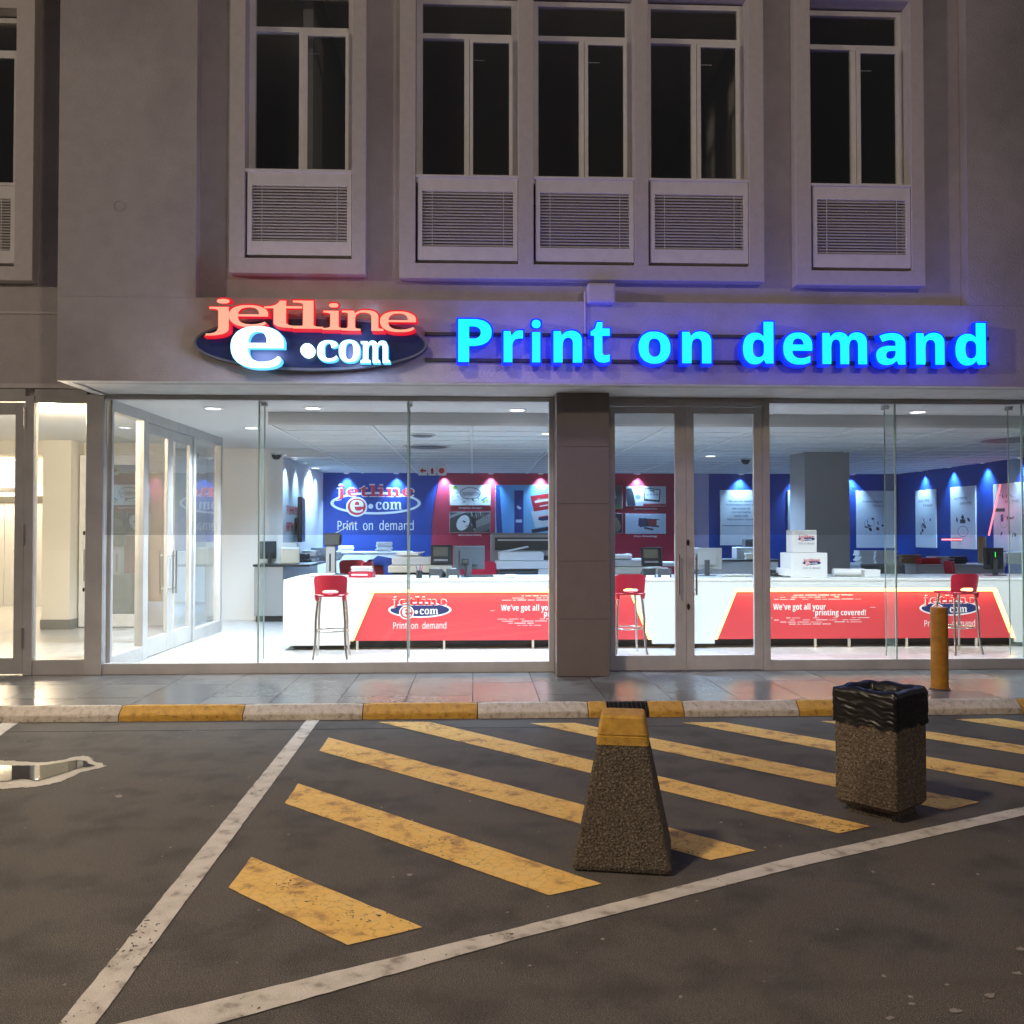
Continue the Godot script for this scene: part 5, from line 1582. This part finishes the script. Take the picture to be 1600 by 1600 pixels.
	stack("flyer_pile", "low pile of flyers at the left end of the counter", "paper", at_px(500, -2.75, CY), 0.3, 0.25, 3, 0.014, M.paper, 0.05)
	stack("leaflet_pile", "crumpled leaflets on the counter near the pillar", "paper", at_px(795, -2.3, CY), 0.12, 0.1, 4, 0.012, M.paper, 0.03)
	stack("invoice_pile", "flat pile of printed sheets right of the grey monitor", "paper", at_px(1150, -2.6, CY), 0.35, 0.25, 3, 0.009, M.beige, 0.04)
	# work area behind the counter
	copier("beige photocopier with wide drawers and a tilted black panel", Vector3(X(656, -4.6), fl, -4.6), 1.0, 1.12, 0.7, M.beige, 1, 4)
	copier("tall grey photocopier near the stone pillar", Vector3(X(822, -4.4), fl, -4.4), 0.95, 1.2, 0.75, M.light_grey, 0, 3)
	copier("beige photocopier covered with loose papers seen through the door", Vector3(X(985, -4.7), fl, -4.7), 1.05, 1.08, 0.7, M.beige, 1, 3)
	var wp := thing("wide_printer", "dark grey wide format printer behind the tall copier", "printer", Vector3(X(822, -6.2), fl, -6.2))
	box("printer_body", Vector3(-0.62, 0.95, -0.5), Vector3(0.55, 1.5, 0.0), M.grey_plastic, wp, 0.03)
	box("printer_lid", Vector3(-0.55, 1.2, 0.0), Vector3(0.45, 1.42, 0.03), M.charcoal, wp, 0.01)
	box("paper_slot", Vector3(-0.5, 1.02, 0.0), Vector3(0.4, 1.1, 0.02), M.black, wp)
	box("label_strip", Vector3(-0.5, 1.36, 0.03), Vector3(0.4, 1.39, 0.034), M.light_grey, wp)
	for s in [-0.5, 0.43]: box("leg", Vector3(s, 0, -0.4), Vector3(s + 0.08, 0.95, -0.1), M.charcoal, wp)
	for k in 5:
		stack("print_pile", ["untidy pile of prints on the beige copier behind the door", "second untidy pile of prints behind the door", "small pile of prints beside the tilted panel", "pile of prints on top of the drawer copier", "flat pile of prints left of the tilted panel"][k], "paper", [at_px(968, -4.9, fl + 1.085), at_px(1018, -5.1, fl + 0.955), at_px(1040, -5.2, fl + 0.955), at_px(640, -4.9, fl + 1.125), at_px(668, -5.1, fl + 0.99)][k], 0.34, 0.26, 5, 0.014, M.paper, 0.05)
	desk("grey desk behind the wide monitor", Vector3(X(1160, -5.2), fl, -5.2), 1.2, 1.06, 0.7, M.light_grey, M.charcoal)
	desk("grey desk beside the column", Vector3(X(1390, -5.4), fl, -5.4), 1.0, 0.98, 0.7, M.grey_plastic, M.light_grey)
	desk("pale desk behind the right bar stool", Vector3(X(1500, -5.0), fl, -5.0), 1.5, 0.98, 0.7, M.light_grey, M.light_grey)
	desk("low white unit along the blue back wall", Vector3(X(560, -9.6), fl, -9.6), 2.2, 1.1, 0.5, M.wall_white, M.wall_white)
	for q in [[1380, -5.7, "tall pile of printed stacks on the desk beside the column"], [1355, -5.8, "shorter pile of printed stacks beside the column"], [1470, -5.3, "pile of brochures on the pale desk"]]:
		stack("print_stack", q[2], "paper stack", at_px(q[0], q[1], fl + 0.985), 0.36, 0.28, 4 if q[0] == 1470 else 7, 0.03, M.paper, 0.02)
	var extra := [[1075, -4.9, 0.2, "short pile of folders on the grey desk behind the door", M.light_grey, 1.06], [1180, -5.3, 0.12, "low pile of envelopes near the dark desk box", M.beige, 1.06], [1420, -5.5, 0.16, "pile of brown samples on the desk beside the column", M.card, 0.98], [1450, -5.2, 0.1, "thin pile of red flyers at the desk edge", M.print_red, 0.98], [1490, -5.3, 0.14, "pile of dark catalogues on the pale desk", M.charcoal, 0.98], [1585, -5.2, 0.2, "tall bright pile of sheets at the end of the pale desk", M.paper, 0.98], [540, -9.75, 0.14, "white box file on the low unit under the logo", M.paper, 1.1], [600, -9.75, 0.2, "grey box file on the low unit under the logo", M.light_grey, 1.1]]
	for q in extra:
		stack("paper_pile", q[3], "paper pile", at_px(q[0], q[1], fl + q[5] + 0.002), 0.32, 0.24, int(q[2] / 0.025), 0.025, q[4], 0.025)
	for q in [[655, -2.3, "black pen pot beside the first card machine"], [1065, -2.35, "black pen pot beside the glass door handles"]]:
		var pp := thing("pen_pot", q[2], "pen pot", at_px(q[0], q[1], CY))
		st = mb()
		lathe(st, [Vector2(0.0, 0.0), Vector2(0.04, 0.0), Vector2(0.042, 0.1), Vector2(0.038, 0.1), Vector2(0.036, 0.01)], Vector3.ZERO, 16)
		put("pot", st, M.black, pp)
		for k in 5:
			st = mb()
			var a := TAU * k / 5
			cyl(st, Vector3(cos(a) * 0.015, 0.02, sin(a) * 0.015), Vector3(cos(a) * 0.045, 0.17, sin(a) * 0.045), 0.005, 6)
			put("pen", st, [M.print_red, M.blue_cloth, M.black, M.paper, M.print_navy][k], pp)
	var kbd := thing("keyboard", "black keyboard in front of the black monitor", "keyboard", at_px(748, -2.62, CY), 0.1)
	box("case", Vector3(-0.2, 0, -0.07), Vector3(0.2, 0.02, 0.07), M.black, kbd, 0.004)
	for k in 4: box("key_row", Vector3(-0.19, 0.02, -0.06 + k * 0.032), Vector3(0.19, 0.026, -0.035 + k * 0.032), M.charcoal, kbd)
	var ph := thing("desk_phone", "dark desk phone beside the logo boxes", "telephone", at_px(1208, -2.6, CY), 0.4)
	box("phone_base", Vector3(-0.1, 0, -0.09), Vector3(0.1, 0.05, 0.09), M.charcoal, ph, 0.01)
	st = mb()
	tube(st, [Vector3(-0.07, 0.07, -0.1), Vector3(-0.07, 0.085, 0.0), Vector3(-0.07, 0.07, 0.1)], [0.026, 0.018, 0.026], 10)
	put("handset", st, M.black, ph)
	var br := thing("cardboard_tube", "brown cardboard tube standing on the pale desk", "cardboard tube", at_px(1534, -5.4, fl + 0.98))
	st = mb()
	cyl(st, Vector3(0, 0, 0), Vector3(0, 0.46, 0), 0.065, 20)
	put("tube", st, M.card, br)
	var kb := thing("desk_box", "dark box standing on the grey desk near the text board", "box", at_px(1167, -5.5, fl + 1.06))
	box("carton", Vector3(-0.22, 0, -0.15), Vector3(0.25, 0.2, 0.15), M.grey_plastic, kb, 0.01)
	box("lid", Vector3(-0.06, 0.2, -0.1), Vector3(0.13, 0.34, 0.1), M.charcoal, kb, 0.01)
	var ld := thing("side_desk", "long grey desk with black top along the white side wall", "desk", Vector3(-3.72, fl, -5.75))
	box("desk_top", Vector3(0, 0.93, -3.6), Vector3(0.95, 0.97, 0.02), M.black, ld, 0.004)
	box("desk_end", Vector3(0.02, 0.1, -0.03), Vector3(0.5, 0.929, 0.0), M.grey_plastic, ld)
	box("desk_side", Vector3(0.44, 0.1, -3.5), Vector3(0.5, 0.928, -0.03), M.grey_plastic, ld)
	box("desk_plinth", Vector3(0.04, 0.0, -3.5), Vector3(0.48, 0.1, -0.05), M.black, ld)
	monitor("grey flat monitor on the side desk seen from its edge", Vector3(-3.5, fl + 0.97, -5.9), 0.36, 0.3, 0.95, M.charcoal)
	var pc := thing("desk_printer", "beige boxy printer on the side desk", "printer", Vector3(-3.15, fl + 0.97, -6.0), 0.2)
	box("casing", Vector3(-0.16, 0, -0.2), Vector3(0.16, 0.28, 0.16), M.beige, pc, 0.015)
	box("paper_guide", Vector3(-0.12, 0.28, -0.18), Vector3(0.12, 0.36, -0.14), M.light_grey, pc, 0.004)
	for k in 6:
		stack("desk_clutter", ["stack of files on the side desk", "bundle of tools on the side desk", "roll of labels on the side desk", "open folder on the side desk", "tray of parts on the side desk", "pile of samples on the side desk"][k], "stationery", Vector3(-3.2 + 0.08 * k, fl + 0.97, -6.5 - 0.42 * k), 0.28, 0.22, 2 + k % 4, 0.05, [M.light_grey, M.charcoal, M.paper, M.grey_plastic, M.paper, M.light_grey][k], 0.04)
	var dv := thing("binding_machine", "tall dark green stand machine behind the flyers", "machine", at_px(519, -4.6, fl))
	box("machine_base", Vector3(-0.22, 0, -0.2), Vector3(0.22, 0.86, 0.2), M.charcoal, dv, 0.01)
	box("machine_column", Vector3(-0.09, 0.86, -0.06), Vector3(0.06, 1.3, 0.06), M.grey_plastic, dv, 0.01)
	box("machine_slot", Vector3(-0.035, 0.9, 0.06), Vector3(-0.01, 1.18, 0.064), M.black, dv)
	box("machine_head", Vector3(-0.12, 1.3, -0.1), Vector3(0.14, 1.5, 0.1), M.charcoal, dv, 0.02)
	st = mb()
	tube(st, [Vector3(0.06, 1.5, 0), Vector3(0.3, 1.64, 0)], 0.012, 8)
	cyl(st, Vector3(0.29, 1.64, 0), Vector3(0.33, 1.66, 0), 0.022, 10)
	put("lever", st, M.light_grey, dv)
	var tv := thing("wall_screen", "black flat screen mounted edge-on at the white side wall", "screen", Vector3(-3.3, 1.55, -7.2))
	box("screen_bracket", Vector3(0, 0.25, -0.05), Vector3(0.1, 0.35, 0.05), M.charcoal, tv)
	box("screen_body", Vector3(0.08, -0.1, -0.5), Vector3(0.16, 0.72, 0.5), M.black, tv, 0.01)
	tv.rotation.y = 0.12
	office_chair("dark red office chair behind the red tray", Vector3(X(562, -5.2), fl, -5.2), 2.9, M.red_cloth)
	office_chair("dark red office chair with a blue jacket behind the counter", Vector3(X(592, -5.6), fl, -5.6), 3.3, M.red_cloth)
	office_chair("bright red office chair turned sideways near the drawer copier", Vector3(X(606, -3.9), fl, -3.9), 1.3, M.red_plastic)
	office_chair("red office chair between the black monitor and the tall copier", Vector3(X(764, -3.85), fl, -3.85), 0.3, M.red_plastic)
	office_chair("red office chair behind the right bar stool", Vector3(X(1516, -3.9), fl, -3.9), 1.4, M.red_plastic)
	var jk := thing("jacket", "blue jacket hung over a red office chair", "jacket", Vector3(X(596, -5.3), fl + 0.72, -5.3))
	st = mb()
	tube(st, [Vector3(-0.14, 0.28, 0), Vector3(-0.05, 0.33, 0.03), Vector3(0.1, 0.3, 0.02), Vector3(0.14, 0.1, 0.04), Vector3(0.12, -0.2, 0.03)], [0.05, 0.08, 0.1, 0.1, 0.09], 14)
	put("cloth", st, M.blue_cloth, jk)
	var nt := thing("reflected_light", "slanted red reflection built as a glowing tube before the blue side wall", "reflection streak", W9(1545, 836))  # red reflection modelled as a glowing tube on an added holder
	st = mb()
	var tip := W9(1563, 757) - nt.position
	tube(st, [Vector3.ZERO, tip * 0.5, tip], 0.014, 10)
	put("streak_tube", st, M.streak_glow, nt)
	box("added_holder", tip * 0.5 + Vector3(0.02, -0.03, -0.03), tip * 0.5 + Vector3(0.2, 0.03, 0.03), M.charcoal, nt)
	omni(nt, tip * 0.5 + Vector3(-0.12, 0, 0), Color(1.0, 0.15, 0.2), 0.12, 0.1)  # added red light to go with the reflection streak
	var nb := thing("reflected_light", "level red reflection built as a glowing bar before the blue side wall", "reflection streak", W9(1472, 843))  # second red reflection, modelled as a level glowing bar
	st = mb()
	var far := W9(1502, 843) - nb.position
	tube(st, [Vector3.ZERO, far], 0.012, 10)
	put("streak_tube", st, M.streak_glow, nb)
	box("added_holder", far * 0.5 + Vector3(0.015, -0.03, -0.03), far * 0.5 + Vector3(0.2, 0.03, 0.03), M.charcoal, nb)
	# hanging pictogram sign
	var hs := thing("hanging_sign", "white hanging safety sign with red arrow and extinguisher symbols", "sign", P(676, 743, -7.5))
	var u := 1.0 / F * (CO.z + 7.5)
	for k in 3:
		box("sign_plate", Vector3((-22 + 14.7 * k) * u, 0, 0), Vector3((-22 + 14.7 * k + 13.4) * u, 15 * u, 0.012), M.paper, hs, 0.002)
	st = mb()
	prism(st, PackedVector2Array([Vector2(-20 * u, 7.5 * u), Vector2(-15 * u, 12 * u), Vector2(-15 * u, 9 * u), Vector2(-10 * u, 9 * u), Vector2(-10 * u, 6 * u), Vector2(-15 * u, 6 * u), Vector2(-15 * u, 3 * u)]), 0.012, 0.014)
	put("arrow", st, M.print_red, hs)
	st = mb()
	prism(st, PackedVector2Array([Vector2(-2.6 * u, 2.5 * u), Vector2(1.4 * u, 2.5 * u), Vector2(1.4 * u, 9 * u), Vector2(0, 12 * u), Vector2(-2.6 * u, 10 * u)]), 0.012, 0.014)
	put("extinguisher_symbol", st, M.print_red, hs)
	st = mb()
	prism(st, ellipse(4.5 * u, 4.5 * u, Vector2(14 * u, 7.5 * u), 24), 0.012, 0.014)
	put("round_symbol", st, M.print_red, hs)
	st = mb()
	for x in [-18 * u, 18 * u]: cyl(st, Vector3(x, 15 * u, 0.006), Vector3(x, CT - hs.position.y, 0.006), 0.004, 6)
	put("hanger", st, M.steel, hs)
	# security cameras under the ceiling
	for q in [[432, 708, "dark dome camera under the ceiling near the white side wall"], [1165, 716, "dark dome camera under the ceiling near the lilac wall strip"]]:
		var p := G(q[0], q[1], CT)
		var o := thing("dome_camera", q[2], "security camera", Vector3(p.x, CT, max(p.z, -9.8)))
		st = mb()
		lathe(st, [Vector2(0, -0.11), Vector2(0.045, -0.1), Vector2(0.075, -0.06), Vector2(0.08, -0.03)], Vector3.ZERO, 20)
		put("dome", st, M.black, o)
		st = mb()
		lathe(st, [Vector2(0.08, -0.03), Vector2(0.09, -0.02), Vector2(0.09, 0)], Vector3.ZERO, 20)
		put("collar", st, M.light_grey, o)

# ---------------------------------------------------------------- street furniture
func loft(st: SurfaceTool, rings: Array, centre := Vector3.ZERO, inward := false):
	var n: int = rings[0].size()
	for i in rings.size() - 1:
		for k in n:
			var l := (k + 1) % n
			quadc(st, rings[i][k], rings[i][l], rings[i + 1][l], rings[i + 1][k], centre)
func rsquare(half: float, r: float, seg := 5) -> Array:     # rounded square outline in x, z
	var out := []
	for c in 4:
		var a0 := PI / 2 * c
		var cc := Vector2(half - r, half - r).rotated(a0)
		for k in seg + 1:
			var a := a0 + PI / 2 * k / seg
			out.append(cc + Vector2(cos(a), sin(a)) * r)
	return out
func street_things():
	# yellow pipe bollard
	var p := G(1475, 1079, 0.12)
	var b := thing("yellow_bollard", "yellow steel pipe bollard on the pavement", "bollard", Vector3(p.x, 0.12, p.z - 0.08))
	var st := mb()
	lathe(st, [Vector2(0.08, 0.0), Vector2(0.08, 0.785), Vector2(0.077, 0.792), Vector2(0.0, 0.796)], Vector3.ZERO, 36)
	put("pipe", st, M.pipe_yellow, b)
	st = mb()
	lathe(st, [Vector2(0.1, 0.0), Vector2(0.1, 0.006), Vector2(0.081, 0.012)], Vector3.ZERO, 36)
	put("base_collar", st, M.rail, b)
	# tapered concrete block with a yellow cap
	var A := G(894, 1362)
	var B := G(1050, 1371)
	var e1 := (B - A)
	var w := e1.length()
	var t := thing("concrete_bollard", "tapered concrete block with a yellow painted cap", "concrete block", Vector3((A + B).x / 2, 0, (A + B).z / 2) + e1.cross(Vector3.UP).normalized() * -w / 2, atan2(-e1.z, e1.x))
	if (t.position.z > A.z): t.position = Vector3((A + B).x / 2, 0, (A + B).z / 2) + e1.cross(Vector3.UP).normalized() * w / 2
	var hb := w / 2
	var prof := [[hb - 0.02, 0.0], [hb - 0.004, 0.012], [hb, 0.03], [hb - 0.006, 0.06], [hb * 0.53, 0.595]]
	st = mb()
	var rings := []
	for q in prof:
		for sub in 1:
			rings.append(rsquare(q[0], 0.018, 4).map(func(v): return Vector3(v.x, q[1], v.y)))
	loft(st, rings, Vector3(0, 0.3, 0))
	put("concrete_body", st, M.concrete, t)
	st = mb()
	rings = []
	var ht := hb * 0.53 + 0.003
	for q in [[ht, 0.592], [ht - 0.004, 0.632], [ht - 0.009, 0.634], [ht - 0.009, 0.640], [ht - 0.006, 0.643], [ht - 0.020, 0.722], [ht - 0.028, 0.733], [0.06, 0.738], [0.001, 0.739]]:
		rings.append(rsquare(q[0], min(0.018, q[0] * 0.5), 4).map(func(v): return Vector3(v.x + rng.randf_range(-0.0012, 0.0012), q[1], v.y + rng.randf_range(-0.0012, 0.0012))))
	loft(st, rings, Vector3(0, 0.66, 0))
	put("yellow_cap", st, M.cap_yellow, t)
	# aggregate litter bin with a black bag
	var Fp := G(1401, 1276, 0.05)
	var Lp := G(1301, 1252, 0.05)
	var s := 0.38
	var d1 := (Lp - Fp).normalized()
	var d2 := Vector3(-d1.z, 0, d1.x)
	if d2.z > 0: d2 = -d2
	var ctr := Fp + (d1 + d2) * s / 2
	var bin := thing("litter_bin", "square exposed aggregate concrete litter bin", "litter bin", Vector3(ctr.x, 0, ctr.z), atan2(d1.z, -d1.x))
	var h := s / 2
	st = mb()
	rings = []
	for q in [[h - 0.045, 0.045], [h - 0.02, 0.05], [h, 0.075], [h, 0.3], [h, 0.695], [h - 0.01, 0.705], [h - 0.045, 0.705], [h - 0.05, 0.4], [h - 0.05, 0.12], [0.002, 0.115]]:
		rings.append(rsquare(q[0], min(0.022, q[0]), 4).map(func(v): return Vector3(v.x, q[1], v.y)))
	loft(st, rings.slice(0, 6), Vector3(0, 0.35, 0))
	loft(st, rings.slice(5, 7), Vector3(0, 0.2, 0))
	for i in range(6, 9):
		for k in rings[0].size():
			var l: int = (k + 1) % rings[0].size()
			var q := [rings[i][k], rings[i][l], rings[i + 1][l], rings[i + 1][k]]
			quadc(st, q[0], q[1], q[2], q[3], (q[0] + q[1]) * 1.2)
	put("bin_body", st, M.aggregate, bin)
	box("plinth", Vector3(-h + 0.05, 0, -h + 0.05), Vector3(h - 0.05, 0.05, h - 0.05), M.concrete, bin)
	# bag: hem outside, over the rim, down inside, all crumpled
	var nz := FastNoiseLite.new()
	nz.seed = 5
	nz.frequency = 3.2
	var bg := thing("bin_bag", "crumpled black plastic bag folded over the rim of the litter bin", "bin bag", bin.position, bin.rotation.y)
	var outline := []
	for c in 4:
		var arc := rsquare(1.0, 0.12, 6).slice(c * 7, c * 7 + 7)
		outline.append_array(arc)
		var nx: Vector2 = rsquare(1.0, 0.12, 6)[((c + 1) * 7) % 28]
		for k in range(1, 16): outline.append((arc[6] as Vector2).lerp(nx, k / 16.0))
	var levels := []
	for k in 22: levels.append([h + 0.009, -0.18 + k * 0.18 / 21.0])
	levels.append_array([[h + 0.008, 0.014], [h - 0.004, 0.024], [h - 0.02, 0.028], [h - 0.04, 0.024], [h - 0.055, 0.01], [h - 0.064, -0.02], [h - 0.07, -0.06], [h - 0.07, -0.1], [h - 0.075, -0.15], [h - 0.08, -0.2], [h - 0.1, -0.36]])
	rings = []
	for i in levels.size():
		var q: Array = levels[i]
		var ring := []
		for v in outline:
			var a: Vector2 = v
			var c := nz.get_noise_3d(a.x * 0.45 + 3, a.y * 0.45, q[1] * 9.0)
			var c2 := nz.get_noise_3d(a.x * 0.22 + 1.0, a.y * 0.22 + 9, q[1] * 18.0 + a.x * 0.35)
			var crease := absf(c2) * 0.005 + absf(c) * 0.007
			var rr: float = q[0] + (crease if i < 22 else (c * 0.02 + c2 * 0.012))
			if i >= 22 and i < 26: rr = q[0] + c * 0.008
			if i < 22: rr = max(rr, h + 0.005)
			elif i > 26: rr = min(rr, h - 0.056)
			var y: float = 0.71 + q[1] + (nz.get_noise_2d(a.x * 0.8 + 20, a.y * 0.8) * 0.03 * (1.0 - i / 21.0) if i < 22 else c * 0.014)
			ring.append(Vector3(a.x * rr, y, a.y * rr))
		rings.append(ring)
	st = mb()
	st.set_smooth_group(0)
	for i in rings.size() - 1:
		for k in outline.size():
			var l := (k + 1) % outline.size()
			var q := [rings[i][k], rings[i][l], rings[i + 1][l], rings[i + 1][k]]
			for j in [0, 1, 2, 0, 2, 3]:
				st.set_uv(Vector2(k * 0.02, i * 0.05))
				st.add_vertex(q[j])
	st.generate_normals()
	put("bag_film", st, M.bag, bg)
